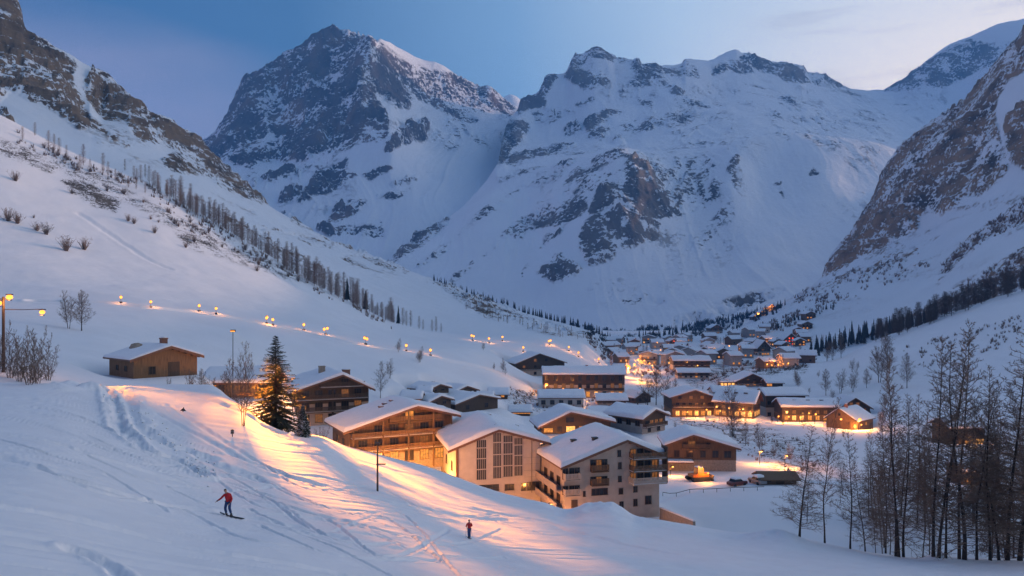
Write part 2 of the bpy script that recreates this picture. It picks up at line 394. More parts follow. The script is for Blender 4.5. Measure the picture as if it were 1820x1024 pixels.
B = loft('B', [
    [(-300,705,70),(0,702,80),(200,705,95),(300,720,105),(360,760,110),(430,850,112),(560,960,112),(800,1040,108),(1200,1060,105),(2120,1060,105)],
    [(-300,640,110),(0,640,112),(200,662,122),(300,672,128),(360,700,132),(450,770,140),(560,840,145),(700,862,148),(900,895,146),(1100,922,141),(1200,915,141),(1400,895,145),(2120,895,145)],
    [(-300,570,180),(0,575,180),(140,588,188),(300,630,190),(430,668,200),(560,722,205),(700,755,205),(900,800,205),(1100,812,205),(1300,818,205),(1500,816,205),(2120,816,205)],
    [(-300,505,250),(0,530,255),(215,541,260),(354,556,275),(480,580,285),(650,614,300),(765,637,310),(860,675,315),(960,710,320),(1100,728,320),(1250,738,315),(1400,745,305),(1500,745,300),(1600,740,295),(2120,700,280)],
    [(-300,380,330),(0,430,345),(200,475,355),(400,520,365),(560,562,380),(700,598,392),(840,615,400),(900,636,405),(960,662,412),(1060,678,420),(1150,683,425),(1250,688,410),(1310,687,400),(1400,688,390),(1500,680,380),(1600,672,370),(1820,630,355),(2120,600,350)],
    [(-300,60,520),(0,205,520),(100,258,520),(200,300,520),(280,335,520),(340,372,520),(400,407,520),(470,447,520),(530,487,520),(580,515,520),(640,545,520),(700,573,520),(780,592,520),(860,600,520),(960,602,520),(1030,608,535),(1060,630,545),(1085,652,550),(1150,668,520),(1230,676,480),(1300,666,450),(1350,657,450),(1430,650,460),(1500,633,470),(1559,603,480),(1620,583,480),(1713,549,480),(1820,512,480),(2120,400,480)],
    [(-300,100,560),(0,290,560),(280,370,560),(470,480,560),(640,570,560),(790,612,560),(860,614,570),(960,617,580),(1030,624,590),(1075,651,590),(1150,654,600),(1250,660,560),(1350,664,540),(1450,660,540),(1559,640,540),(1713,610,540),(2120,560,540)],
    [(-300,380,700),(0,430,700),(470,600,760),(790,622,800),(960,614,850),(1075,624,850),(1200,622,850),(1300,620,800),(1420,622,760),(1559,640,720),(1713,640,720),(2120,640,720)],
    full((598, 1150)), full((584, 1800))],
    -300, 2120, 2.2, [30, 60, 60, 70, 110, 12, 24, 24, 8])
Cc = loft('C', [
    [(-300,330,480),(0,330,500),(280,400,520),(470,500,530),(640,600,540),(790,625,540),(900,625,560),(1000,628,590),(1070,655,600),(1130,680,620)],
    [(-300,190,560),(0,245,560),(150,300,580),(280,338,600),(470,445,620),(640,543,640),(790,590,620),(900,597,620),(1000,603,640),(1040,615,650),(1080,645,650),(1130,672,650)],
    [(-300,60,640),(0,170,650),(150,228,680),(250,272,700),(350,320,740),(440,372,800),(560,440,840),(700,505,860),(800,540,860),(900,567,850),(1000,588,800),(1060,610,780),(1100,638,750),(1130,668,740)],
    [(-300,-120,720),(0,60,720),(100,120,745),(158,200,735),(185,190,800),(230,200,800),(300,255,820),(380,310,850),(450,352,880),(560,424,930),(700,487,960),(800,520,960),(900,552,950),(1000,580,900),(1060,602,850),(1100,630,820),(1130,666,800)],
    [(-300,-350,780),(-100,-150,785),(0,-60,785),(25,-12,788),(38,10,790),(43,42,815),(60,58,812),(85,76,810),(130,99,815),(150,112,830),(185,126,840),(220,158,850),(245,180,855),(280,206,870),(310,224,880),(350,254,900),(400,300,930),(440,335,960),(475,363,980),(520,391,1000),(560,413,1020),(640,448,1050),(700,471,1080),(750,490,1090),(850,530,1080),(950,562,1050),(1030,584,1000),(1085,604,950),(1130,662,900)],
    [(-300,-150,900),(0,150,950),(280,330,1000),(475,460,1100),(750,560,1200),(1130,690,1100)]],
    -300, 1130, 2.0, [10, 70, 90, 110, 14])
# right mountain: extended far past the frame, where the real valley side goes on
pxD = np.concatenate([np.arange(1090, 1900, 1.9), np.arange(1900, 2200, 6), np.arange(2200, 5200, 30)])
D = loft('D', [
    [(1090,625,800),(1300,640,700),(1450,660,600),(1650,700,520),(1820,720,500),(2120,720,460),(5200,1500,300)],
    [(1090,608,1100),(1250,606,950),(1350,612,850),(1450,615,780),(1550,604,720),(1650,592,640),(1820,555,590),(2120,480,560),(3000,400,480),(5200,300,400)],
    [(1090,602,1180),(1300,592,1130),(1400,552,1120),(1470,500,1180),(1550,455,1140),(1650,412,1090),(1700,384,1040),(1820,310,970),(2120,100,880),(2300,200,860),(2700,330,800),(5200,200,600)],
    [(1090,600,1250),(1302,587,1240),(1337,576,1250),(1402,538,1260),(1463,492,1280),(1490,462,1270),(1530,420,1250),(1580,350,1240),(1640,290,1220),(1700,235,1190),(1737,215,1170),(1771,180,1150),(1815,140,1120),(1900,50,1080),(2120,-150,1050),(2300,0,1020),(2700,250,940),(5200,0,700)],
    [(1090,600,1300),(1302,586,1290),(1337,573,1300),(1402,532,1320),(1429,518,1330),(1463,489,1350),(1468,469,1360),(1517,406,1380),(1546,362,1390),(1564,313,1400),(1595,269,1400),(1610,254,1400),(1644,225,1380),(1703,196,1350),(1737,162,1320),(1771,113,1300),(1815,59,1280),(1900,-60,1250),(2120,-300,1200),(2300,-100,1150),(2700,190,1050),(5200,-140,760)],
    [(1090,640,1450),(1400,600,1500),(1820,200,1500),(2120,-50,1400),(2300,150,1350),(2700,330,1250),(5200,200,900)]],
    1090, 5200, pxD, [12, 110, 120, 130, 12])
E = loft('E', [
    [(600,610,1500),(2300,610,1500)],
    [(600,560,1900),(690,540,1900),(800,560,1800),(900,575,1750),(1000,585,1700),(1080,584,1650),(1200,572,1650),(1300,555,1700),(1400,540,1750),(1500,500,1800),(1700,450,1900),(2300,400,2000)],
    [(600,520,2100),(690,466,2150),(800,450,2150),(900,430,2150),(1000,470,1960),(1070,470,1930),(1150,440,2000),(1250,440,2050),(1350,430,2050),(1450,430,2050),(1550,400,2100),(1700,370,2200),(2300,300,2300)],
    [(600,515,2150),(690,464,2190),(800,410,2350),(880,350,2500),(950,360,2380),(1000,360,2220),(1070,350,2120),(1120,340,2120),(1180,350,2200),(1250,340,2280),(1300,330,2260),(1360,330,2320),(1450,330,2300),(1550,330,2350),(1700,330,2400),(2300,300,2500)],
    [(600,514,2170),(690,462.5,2210),(800,400,2450),(870,340,2650),(900,320,2700),(950,305,2700),(1050,278,2520),(1110,260,2420),(1160,278,2500),(1230,274,2560),(1300,256,2520),(1400,236,2600),(1480,240,2600),(1560,258,2600),(1595,273,2600),(1700,320,2600),(2300,300,2600)],
    [(600,513,2190),(690,461.5,2230),(800,392,2550),(870,318,2850),(885,292,2900),(918,282,3000),(1000,272,3000),(1110,264,2850),(1160,266,2850),(1230,258,2900),(1300,254,2800),(1400,246,2900),(1480,252,2950),(1560,268,3000),(1600,285,3000),(1700,310,3000),(2300,300,3000)],
    [(600,512,2200),(690,460.5,2260),(800,388,2600),(870,312,2900),(885,286,2950),(900,262,3150),(918,225,3400),(960,215,3550),(1000,205,3550),(1060,190,3500),(1120,190,3500),(1200,196,3400),(1300,165,3750),(1400,180,3800),(1500,192,4000),(1600,192,4200),(1700,185,4200),(1820,130,4150),(2300,60,4200)],
    [(600,511,2220),(690,460,2280),(750,421,2450),(800,386,2650),(850,342,2850),(880,303,2980),(886,280,3000),(893,255,3250),(905,216,3500),(918,198,3600),(931,177,3650),(945,170,3660),(958,163,3680),(977,136,3720),(1003,132,3760),(1021,101,3800),(1038,98,3830),(1056,87,3850),(1079,95,3850),(1097,107,3850),(1132,107,3850),(1142,119,3850),(1188,117,3900),(1211,113,3950),(1220,104,3980),(1258,106,4050),(1279,98,4100),(1307,87,4150),(1323,97,4150),(1352,107,4200),(1399,113,4250),(1423,118,4280),(1434,129,4300),(1458,132,4350),(1481,143,4400),(1502,152,4450),(1516,157,4500),(1563,159,4600),(1586,154,4600),(1620,130,4600),(1644,109,4600),(1685,82,4600),(1726,66,4600),(1774,44,4600),(1820,33,4600),(1900,10,4600),(2000,60,4600),(2300,150,4600)],
    [(600,560,2500),(800,480,3000),(900,320,3500),(1056,250,4400),(1400,260,4800),(1820,180,5200),(2300,100,5200)]],
    600, 2300, 2.0, [6, 70, 90, 70, 26, 60, 70, 10])
Fm = loft('F', [
    [(250,580,2000),(690,580,1900),(1000,580,2000)],
    [(250,490,2400),(440,430,2500),(560,450,2450),(690,455,2450),(800,440,2550),(900,360,2900),(1000,290,3400)],
    [(250,390,2800),(400,330,2900),(470,320,2900),(560,330,2820),(640,320,2830),(690,330,2830),(760,335,2900),(830,315,3100),(900,270,3500),(960,235,3800),(1000,230,3900)],
    [(250,350,3000),(357,300,3150),(440,285,3100),(500,275,3150),(560,260,3050),(640,235,3000),(690,235,2960),(715,248,3050),(760,250,3300),(850,235,3600),(920,212,3900),(1000,220,4000)],
    [(250,335,3250),(357,268,3500),(420,215,3480),(460,200,3480),(500,190,3540),(560,165,3480),(610,155,3390),(640,147,3280),(655,150,3320),(700,158,3580),(760,178,3800),(850,192,4020),(920,204,4150),(1000,216,4150)],
    [(250,325,3400),(340,275,3550),(357,254,3650),(382,230,3700),(410,193,3720),(423,164,3740),(443,144,3750),(460,133,3750),(476,125,3780),(496,109,3800),(509,94,3800),(525,88,3810),(542,80,3820),(555,73,3820),(566,70,3840),(583,57,3850),(593,59,3850),(615,66,3800),(632,66,3720),(644,60,3650),(660,64,3560),(673,69,3600),(706,82,3800),(751,103,3980),(792,119,4100),(808,129,4150),(829,142,4200),(853,152,4250),(866,150,4250),(890,168,4300),(915,187,4350),(923,194,4350),(1000,215,4350)],
    [(250,400,4000),(583,150,4400),(1000,260,5000)]],
    250, 1000, 1.9, [8, 90, 80, 90, 80, 10])
G = loft('G', [[(820,230,5600),(1000,230,5600)],
    [(820,205,6000),(860,196,6000),(880,188,6000),(895,173,6050),(908,168,6100),(917,171,6100),(927,179,6100),(940,187,6100),(1000,200,6100)],
    [(820,260,6600),(1000,260,6600)]], 820, 1000, 2.0, [40, 8])

def zp(x0, y0, s, pts): return [(x0 + u / s, y0 + v / s) for u, v in pts]
def rocks(s, polys, soft):
    for val, poly in polys:
        m = poly_mask(s.PX, s.py, poly, soft)
        s.rock = np.maximum(s.rock, m * val) if val > 0 else s.rock * (1 + m * val)
    # ragged outlines
a3 = lambda L: zp(880, 60, 3.414, L)
b3 = lambda L: zp(900, 230, 3.414, L)
c3 = lambda L: zp(1200, 60, 3.414, L)
d3 = lambda L: zp(1400, 20, 2.048, L)
e3 = lambda L: zp(600, 330, 2.926, L)
f3 = lambda L: zp(320, 0, 2.4377, L)
rocks(Cc, [
    (0.95, [(-300,-300),(0,28),(40,42),(60,62),(95,85),(130,108),(136,120),(125,130),(128,145),(140,165),(150,185),(160,210),(159,226),(140,228),(120,215),(100,200),(75,185),(40,170),(20,160),(0,178),(-300,170)]),
    (1.0, [(-300,-400),(0,-80),(25,-15),(40,10),(46,46),(30,36),(0,12),(-300,-100)]),
    (0.72, [(150,150),(165,122),(190,128),(220,155),(245,178),(280,205),(350,250),(400,295),(440,332),(478,362),(465,360),(430,348),(395,332),(365,312),(330,308),(300,300),(290,285),(310,270),(290,255),(255,250),(235,235),(225,215),(205,215),(185,210),(165,190),(150,165)]),
    (-0.55, [(330,262),(300,262),(330,290),(365,300),(360,285)]),
    (0.8, [(0,195),(25,215),(20,225),(0,212)]), (0.5, [(140,185),(158,205),(200,240),(205,250),(180,235),(150,215)]),
    (0.35, [(520,391),(700,470),(760,500),(700,482),(600,436)]), (0.25, [(300,320),(470,420),(620,500),(600,500),(440,420)]),
    (0.4, [(760,495),(850,532),(1000,582),(1050,600),(960,590),(860,560)])], 5)
rocks(B, [
    (0.85, [(112,322),(160,325),(185,340),(212,362),(206,374),(170,362),(140,345)]),
    (0.5, [(0,248),(40,262),(75,285),(110,300),(90,304),(40,290),(0,272)]),
    (0.25, [(60,268),(200,320),(300,380),(420,430),(500,480),(480,482),(380,450),(230,360),(130,320)]),
    (0.38, [(300,395),(345,420),(360,445),(330,435)]), (0.3, [(430,445),(490,465),(560,500),(520,500),(460,475)]),
    (0.35, [(900,690),(980,700),(1010,720),(960,730),(900,712)]), (0.17, [(1190,745),(1300,740),(1420,775),(1470,830),(1400,850),(1330,810),(1250,770)]),
    (0.4, [(1200,655),(1330,640),(1440,642),(1430,660),(1330,668),(1230,690)]), (0.0, [(1250,860),(1380,850),(1700,870)])], 7)
rocks(D, [
    (0.92, d3([(880,20),(850,76),(760,186),(690,286),(620,356),(500,416),(430,476),(335,596),(300,696),(240,786),(140,918),(128,962),(200,938),(250,905),(330,865),(400,825),(470,795),(480,740),(510,700),(560,740),(610,700),(650,665),(690,670),(730,650),(770,620),(800,580),(785,500),(760,440),(750,370),(760,310),(800,250),(880,200)])),
    (-0.8, d3([(720,340),(745,340),(750,430),(790,500),(805,580),(775,560),(730,500),(700,560),(640,660),(660,580),(720,480)])),
    (-0.75, d3([(850,90),(770,200),(690,300),(620,380),(560,480),(480,520),(540,440),(610,400),(680,330),(740,270),(800,200)])),
    (-0.6, d3([(480,500),(440,520),(360,620),(340,680),(400,620),(450,560)])),
    (1.0, d3([(790,430),(800,380),(870,350),(1000,300),(1000,560),(870,590),(810,540)])),
    (0.85, d3([(840,560),(1000,480),(1000,620),(870,600)])),
    (0.42, d3([(640,840),(860,680),(1000,600),(1000,760),(860,770),(700,850),(580,950),(545,990),(560,930)])),
    (0.36, d3([(600,1010),(700,960),(860,860),(1000,800),(1000,1010),(860,1010),(700,1024)])),
    (0.38, d3([(130,1000),(300,910),(560,820),(440,890),(280,960),(100,1024)])), (0.25, d3([(330,980),(560,880),(470,960)])),
    (0.4, zp(1200, 330, 2.926, [(640,560),(900,470),(1000,430),(940,480),(760,560),(600,620)])),
    (0.35, zp(1200, 330, 2.926, [(1300,640),(1500,540),(1814,400),(1814,520),(1500,640),(1250,720),(900,820),(1100,740)]))], 5)
rocks(E, [(v, a3(L)) for v, L in [
    (1.0, [(120,480),(180,395),(265,355),(330,255),(370,265),(340,300),(300,370),(290,440),(240,440),(180,460),(150,490)]),
    (0.9, [(45,560),(110,520),(170,530),(200,570),(150,640),(100,700),(60,760),(10,805),(30,700)]),
    (0.95, [(60,770),(120,720),(250,690),(350,675),(360,700),(300,720),(180,755),(90,790)]),
    (1.0, [(530,135),(600,80),(680,108),(745,160),(680,165),(590,150)]), (0.85, [(462,195),(480,132),(540,130),(580,180),(500,215)]),
    (0.8, [(415,250),(470,205),(560,240),(640,235),(690,290),(640,320),(540,330),(490,300),(460,270)]),
    (0.62, [(740,160),(860,152),(900,196),(1050,196),(1110,210),(1130,180),(1220,230),(1200,260),(1080,255),(1030,250),(1060,310),(990,290),(900,300),(830,340),(760,350),(800,300),(870,240),(820,190)]),
    (0.8, [(1070,340),(1100,310),(1140,350),(1120,370),(1080,380)]), (0.8, [(1160,380),(1200,375),(1260,410),(1300,450),(1240,455),(1190,430)]),
    (0.85, [(1040,530),(1060,480),(1150,455),(1200,500),(1270,490),(1200,530),(1130,550),(1050,560)]),
    (0.9, [(840,600),(870,565),(930,555),(960,570),(900,590)]), (0.6, [(920,520),(980,495),(1030,540),(1000,545)]),
    (0.85, [(550,540),(620,490),(680,470),(750,480),(680,505),(640,560),(570,575)]), (0.8, [(425,580),(490,555),(510,570),(430,600)]),
    (0.7, [(580,620),(640,580),(690,575),(640,625)]), (0.45, [(500,430),(590,400),(600,440)]), (0.55, [(690,640),(740,620),(780,645)]), (0.4, [(760,560),(850,540),(850,570),(800,580)]),
    (0.4, [(230,480),(420,450),(480,470),(300,540),(240,540)]), (0.55, [(300,680),(420,665),(480,670),(440,690),(380,710)]),
    (0.65, [(10,880),(90,850),(280,780),(300,800),(150,850),(30,890)]), (0.55, [(190,930),(300,870),(440,770),(490,760),(400,830),(250,920)]),
    (0.35, [(600,760),(720,700),(800,690),(700,750),(600,800)])]]
    + [(v, e3(L)) for v, L in [
    (0.85, [(255,385),(330,305),(570,185),(500,250),(300,395)]), (0.5, [(390,430),(480,360),(600,270),(760,130),(960,0),(900,90),(700,210),(560,330),(420,420)]),
    (0.5, [(580,497),(740,360),(960,170),(950,215),(780,350),(610,492)]), (0.4, [(1000,120),(1160,0),(1100,100),(1010,160)]), (0.35, [(1480,600),(1560,560),(1680,570),(1700,610),(1560,620)])]]
    + [(v, b3(L)) for v, L in [
    (1.0, [(710,265),(740,155),(800,165),(830,220),(880,270),(920,340),(960,380),(990,430),(1000,520),(920,530),(870,490),(840,440),(800,380),(790,330),(740,300)]),
    (0.8, [(510,500),(540,400),(580,340),(700,310),(760,310),(800,350),(830,420),(870,490),(940,575),(880,560),(810,520),(760,440),(690,440),(600,460),(540,500)]),
    (0.95, [(440,640),(480,560),(520,520),(600,510),(700,500),(790,530),(830,620),(820,670),(740,720),(680,700),(640,780),(560,800),(500,805),(460,740)]),
    (0.95, [(195,875),(310,750),(380,800),(445,850),(300,925)]),
    (0.55, [(90,895),(150,780),(250,690),(330,620),(350,560),(430,520),(480,470),(480,400),(400,400),(300,480),(140,580),(130,610),(250,600),(220,700),(110,830)]),
    (0.75, [(315,390),(370,285),(440,230),(470,240),(420,310),(360,350)]), (0.85, [(1010,370),(1040,320),(1080,390),(1050,515),(1020,440)]), (0.8, [(850,640),(880,610),(910,640),(880,660)]),
    (0.42, [(440,330),(640,240),(700,240),(560,330),(450,400)]), (0.4, [(0,640),(100,540),(300,420),(260,480),(60,680)])]]
    + [(v, c3(L)) for v, L in [
    (0.6, [(70,800),(120,720),(140,730),(100,830)]), (0.7, [(110,850),(180,830),(250,780),(240,820),(150,950)]), (0.65, [(210,950),(240,870),(290,920),(230,990)]),
    (0.6, [(310,860),(350,770),(380,750),(380,800),(340,860)]), (0.6, [(610,920),(640,910),(660,1000)]), (1.1, [(813,858),(830,836),(857,868),(820,877)]),
    (0.95, [(225,245),(280,178),(400,145),(440,145),(470,230),(400,240),(330,220)]), (0.9, [(415,125),(560,155),(700,175),(790,225),(820,290),(700,285),(560,240),(500,230)]),
    (0.65, [(800,235),(900,245),(1040,314),(960,312),(830,295)]), (0.6, [(630,390),(700,390),(760,425),(690,415)]), (0.5, [(925,495),(985,490),(990,500),(930,502)]), (0.5, [(0,200),(60,155),(130,200),(140,250),(60,250)])]]
    + [(0.8, d3([(360,280),(470,215),(580,134),(660,108),(720,120),(840,110),(1000,60),(1000,120),(830,160),(700,205),(560,272),(500,272),(420,282)])),
       (0.35, zp(1200, 330, 2.926, [(0,700),(200,630),(420,570),(560,560),(400,640),(100,720)]))], 6)
rocks(Fm, [(v, f3(L)) for v, L in [
    (0.82, [(80,620),(145,555),(210,470),(240,395),(290,340),(370,300),(420,260),(450,225),(540,185),(600,160),(640,125),(720,150),(790,140),(860,165),(830,230),(800,290),(800,370),(850,440),(890,500),(900,570),(880,610),(800,620),(720,650),(600,665),(560,700),(470,690),(340,700),(310,720),(230,700),(160,680)]),
    (-0.6, [(320,650),(400,570),(410,575),(390,620),(350,655)]), (-0.6, [(550,480),(610,470),(580,500),(560,530)]), (-0.6, [(660,310),(740,330),(740,345),(680,330)]),
    (-0.6, [(780,455),(830,455),(800,480)]), (-0.5, [(680,190),(740,230),(700,225)]), (-0.5, [(200,580),(230,565),(215,590)]), (-0.3, [(250,400),(380,310),(440,280),(400,420),(320,520),(270,480)]),
    (0.40, [(800,290),(830,230),(870,190),(920,235),(1000,270),(1100,300),(1190,315),(1250,345),(1330,365),(1400,405),(1450,455),(1440,490),(1370,480),(1290,480),(1250,530),(1190,510),(1090,440),(1000,420),(990,470),(930,470),(880,420),(830,380)]),
    (0.85, [(800,290),(840,290),(900,330),(960,380),(990,460),(940,465),(880,410),(840,400),(800,370)]), (0.75, [(1190,310),(1250,340),(1340,360),(1460,460),(1420,480),(1330,420),(1230,370)]),
    (0.85, [(890,630),(930,570),(1050,560),(1060,600),(990,620),(900,650)]), (0.7, [(1040,540),(1080,535),(1070,560)]), (0.6, [(1190,510),(1250,490),(1280,520)]),
    (0.8, [(360,770),(500,735),(500,765),(380,785)]), (0.62, [(580,770),(620,735),(760,760),(700,800),(560,870),(470,880),(430,900),(440,840),(560,830)]),
    (0.8, [(670,720),(720,700),(720,740)]), (0.8, [(800,760),(900,720),(910,730),(830,770)]), (0.65, [(650,950),(680,880),(800,870),(800,910),(700,950)]),
    (0.55, [(920,800),(1020,780),(980,800)]), (0.55, [(860,850),(990,830),(920,860)]), (0.4, [(600,1000),(880,960),(880,1024),(640,1024)]), (0.5, [(430,900),(510,960),(500,1000)])]], 6)
rocks(G, [(0.4, [(860,190),(890,176),(900,185)])], 4)

def crag(s, amp, sc, seed, snow_amp, snow_sc, lo=3):
    """break rock faces into buttresses and gullies, and let snow lie in soft waves"""
    r = np.clip(s.rock * 1.3, 0, 1)
    rid = ridged(s.X / sc + s.Z / sc * 0.35, s.Y / sc * 0.6 + s.Z / sc * 0.5, 5, seed)
    big = ridged(s.X / (sc * 3.1), s.Z / (sc * 5) + s.Y / (sc * 4), 3, seed + 40)
    sn = fbm(s.X / snow_sc, s.Y / snow_sc, 4, seed + 80)
    s.Z = s.Z + r * amp * ((rid - 0.4) * 1.1 + (big - 0.4) * 1.0) + (1 - r) * snow_amp * sn
def sharpen(s, sc, seed, k=0.5):
    n = fbm(s.X / sc, s.Z / sc * 1.7 + s.Y / sc * 0.3, 5, seed)
    s.rock = np.clip(s.rock * (1 + 0.9 * k * n) + np.where(s.rock > 0.03, 0.35 * k * n, 0), 0, 1.3)

for s_, c_, k_ in ((Cc, 30, 0.6), (D, 40, 0.6), (E, 130, 0.9), (Fm, 130, 0.9)): sharpen(s_, c_, 5, k_); sharpen(s_, c_ / 4, 15, k_ * 0.7); sharpen(s_, c_ / 11, 25, k_ * 0.6)
def ribs(s, poly, wid, ln, val, seed, lean=0.0, soft=40):
    m = poly_mask(s.PX, s.py, poly, soft); u = s.X + lean * s.Z + fbm(s.X / (wid * 4), s.Z / (wid * 4), 3, seed) * wid * 1.5
    r_ = ridged(u / wid, (s.Z + s.Y * .4) / ln, 4, seed); g_ = np.clip(fbm(s.X / (wid * 7), s.Z / (wid * 7), 3, seed + 3) * 2.2 + .35, 0, 1)
    s.rock = np.maximum(s.rock, m * g_ * np.clip((r_ - .40) * 4, 0, 1) * val)
ribs(E, [(700,440),(890,250),(1000,120),(1250,110),(1300,260),(1330,420),(1150,540),(900,560)], 55, 190, .50, 201, -.5); ribs(E, [(1150,250),(1560,260),(1580,420),(1400,520),(1150,520)], 60, 260, .34, 203, .1)
ribs(E, [(1180,110),(1500,150),(1700,180),(1560,260),(1200,230)], 60, 90, .36, 204, .2); ribs(Fm, [(340,300),(640,240),(920,190),(900,330),(700,470),(430,440)], 60, 230, .46, 205, .3)
ribs(Cc, [(100,150),(480,370),(760,500),(600,520),(250,300)], 16, 70, .40, 206, .4); ribs(D, [(1300,600),(1560,330),(1820,120),(1820,420),(1500,590)], 20, 90, .42, 207, -.4)
Cc.rock *= .86; D.rock *= .80; E.rock *= .80; Fm.rock *= 1.0
crag(Cc, 15, 34, 11, 1.6, 60); crag(D, 27, 46, 12, 2.0, 70); crag(E, 42, 150, 13, 16, 330); crag(Fm, 75, 190, 14, 14, 300)
# flutes and runnels down the fall line
def flutes(s, wid, ln, amp, seed, ax):
    u = (s.X, s.Y)[ax] + fbm(s.X / (wid * 3), s.Z / (wid * 3), 2, seed + 5) * wid * .8; v = (s.Y, s.X)[ax] * .5 + s.Z
    s.Z = s.Z + (ridged(u / wid, v / ln, 4, seed) - .45) * amp * (0.45 + 0.9 * np.clip(s.rock, 0, 1)) * np.clip(fbm(s.X / (wid * 6), s.Y / (wid * 6), 2, seed + 9) * 1.4 + .75, .1, 1)
flutes(E, 62, 420, 11, 101, 0); flutes(E, 24, 160, 3.5, 111, 0); flutes(Fm, 90, 700, 30, 102, 0); flutes(Cc, 26, 170, 3.2, 103, 1); flutes(D, 34, 220, 4.5, 104, 1)
# horizontal strata of the near cliffs: ledges step out and hold snow
for s, h, amp in ((Cc, 9.0, 2.6), (D, 11.0, 2.2)):
    w = fbm(s.X / 60, s.Y / 60, 3, 91) * 6 + s.Z + s.X * 0.12
    s.Z = s.Z + np.clip(s.rock, 0, 1) * amp * np.sin(w * 2 * math.pi / h)
# hillside and valley
und = fbm(B.X / 40, B.Y / 40, 4, 21) * np.clip((B.Y - 130) / 200, 0, 1)
B.Z += und * 1.3 + fbm(B.X / 6, B.Y / 6, 3, 22) * 0.12
# foreground slope: soft waves, wind crust and ski tracks running down to the right
amul = np.clip(A.Y / 50, 0.3, 1)
A.Z += (fbm(A.X / 14, A.Y / 14, 4, 31) * 0.17 + fbm(A.X / 2.6, A.Y / 2.6, 4, 32) * 0.075) * amul
sa, ca = 0.55, 0.83
for k, (ln, wd, amp) in enumerate(((14, 0.55, 0.09), (9, 0.26, 0.07), (40, 2.2, 0.09), (22, 0.9, 0.07))):
    n1 = vn2((A.X * ca + A.Y * sa) / ln, (-A.X * sa + A.Y * ca) / wd, 50 + k)
    gate = np.clip(fbm(A.X / 9, A.Y / 9, 2, 60 + k) * 1.5 + 0.6, 0, 1)
    A.Z -= amp * np.clip(n1 - 0.55, 0, 1) * 2 * gate
def groove(s, pts, w, depth, berm=0.3, wob=0.0, seed=0):
    P = [pick(px, py, (s.name,)) for px, py in pts]; P = [(p.x, p.y) for p in P]
    # smooth the path
    Q = []
    for i in range(len(P) - 1):
        for t in np.linspace(0, 1, 6, endpoint=False):
            p0 = P[max(i - 1, 0)]; p1 = P[i]; p2 = P[i + 1]; p3 = P[min(i + 2, len(P) - 1)]
            Q.append(tuple(0.5 * ((2 * p1[j]) + (-p0[j] + p2[j]) * t + (2 * p0[j] - 5 * p1[j] + 4 * p2[j] - p3[j]) * t * t + (-p0[j] + 3 * p1[j] - 3 * p2[j] + p3[j]) * t ** 3) for j in (0, 1)))
    Q.append(P[-1])
    d = line_dist(s.X, s.Y, Q, w * 3) / w
    if wob: d = d + wob * fbm(s.X / w * 0.8, s.Y / w * 0.8, 3, seed)
    s.Z += np.where(d < 3, -depth * np.exp(-(d ** 2) * 1.5) + depth * berm * np.exp(-((d - 1.5) ** 2) * 3), 0)
    return Q
trk = [(180,692),(191,701),(199,720),(205,742),(210,758),(222,773),(256,800),(308,818),(359,845),(420,870),(500,905),(600,935)]
groove(A, trk[:9], 0.55, 0.35, 0.6, 0.5, 3)
groove(A, [(x + 9, y - 1) for x, y in trk[:9]], 0.45, 0.28, 0.6, 0.5, 4)
groove(A, [(x + 22 + i * 1.5, y - 3 - i * 1.5) for i, (x, y) in enumerate(trk[:10])], 0.9, 0.30, 0.5, 0.8, 5)
groove(A, [(120,975),(160,990),(200,1012),(230,1040)], 0.35, 0.22, 0.4, 0.4, 6)
for pth, w, dp in (([(120,690),(230,690),(330,700),(420,728),(490,768)], 0.9, 0.3), ([(280,735),(400,800),(520,850),(700,895),(900,925)], 0.5, 0.15), ([(300,720),(430,805),(560,860),(760,905)], 0.4, 0.12),
                   ([(0,815),(120,850),(260,890),(420,915),(600,955)], 0.5, 0.12), ([(0,770),(150,805),(330,860),(480,895),(700,950)], 0.4, 0.12), ([(0,905),(200,940),(400,985),(600,1020)], 0.4, 0.1),
                   ([(850,905),(960,925),(1040,950),(1200,985)], 0.5, 0.12)):
    groove(A, pth, w, dp, 0.4, 0.5, 9)
rt = random.Random(8)
for k in range(20):                                     # old ski tracks, in pairs
    x0 = rt.uniform(-40, 620); y0 = 700 + x0 * .22 + rt.uniform(10, 130); pth = [(x0 + i * 110, y0 + i * rt.uniform(24, 42) + 9 * math.sin(i * 1.3 + k)) for i in range(rt.randrange(4, 8))]
    pth = [(x, min(y, 1040)) for x, y in pth if y < 1050]
    if len(pth) > 2: groove(A, pth, .17, .07, .5, .3, 40 + k); groove(A, [(x + 3, y + 2) for x, y in pth], .15, .06, .5, .3, 70 + k)
# wind-blown mounds near the crest
for px, py, r, h in ((135,690,2.2,0.7),(165,694,1.5,0.8),(105,688,3,0.4),(1060,903,4.5,0.45),(1095,908,4.0,0.4),(1028,908,3.0,0.3),(1380,955,4,0.8),(1180,935,4,0.5),(1665,992,1.8,0.5)):
    p = pick(px, py, ('A',)); d = np.hypot(A.X - p.x, (A.Y - p.y)) / r
    A.Z += h * np.exp(-d * d * 1.6) * (1 + 0.5 * fbm(A.X / 1.5, A.Y / 1.5, 3, 7))
# the lit piste road across the hillside, and the village street
ROAD = [(60,536),(215,542),(268,549),(354,557),(480,580),(540,592),(585,601),(650,616),(722,628),(765,637),(830,650),(900,668),(925,680)]
groove(B, ROAD, 2.2, 1.1, 0.45, 0.15, 8)
groove(B, [(140,380),(200,420),(260,460),(300,478)], 2.0, 0.5, 0.3, 0.4, 12)
groove(B, [(1150,895),(1300,852),(1400,855),(1600,870)], 2.0, 0.5, 0.3, 0.2, 13)
groove(B, [(1310,800),(1350,805),(1420,822),(1500,850)], 3.0, 0.7, 0.3, 0.1, 13)

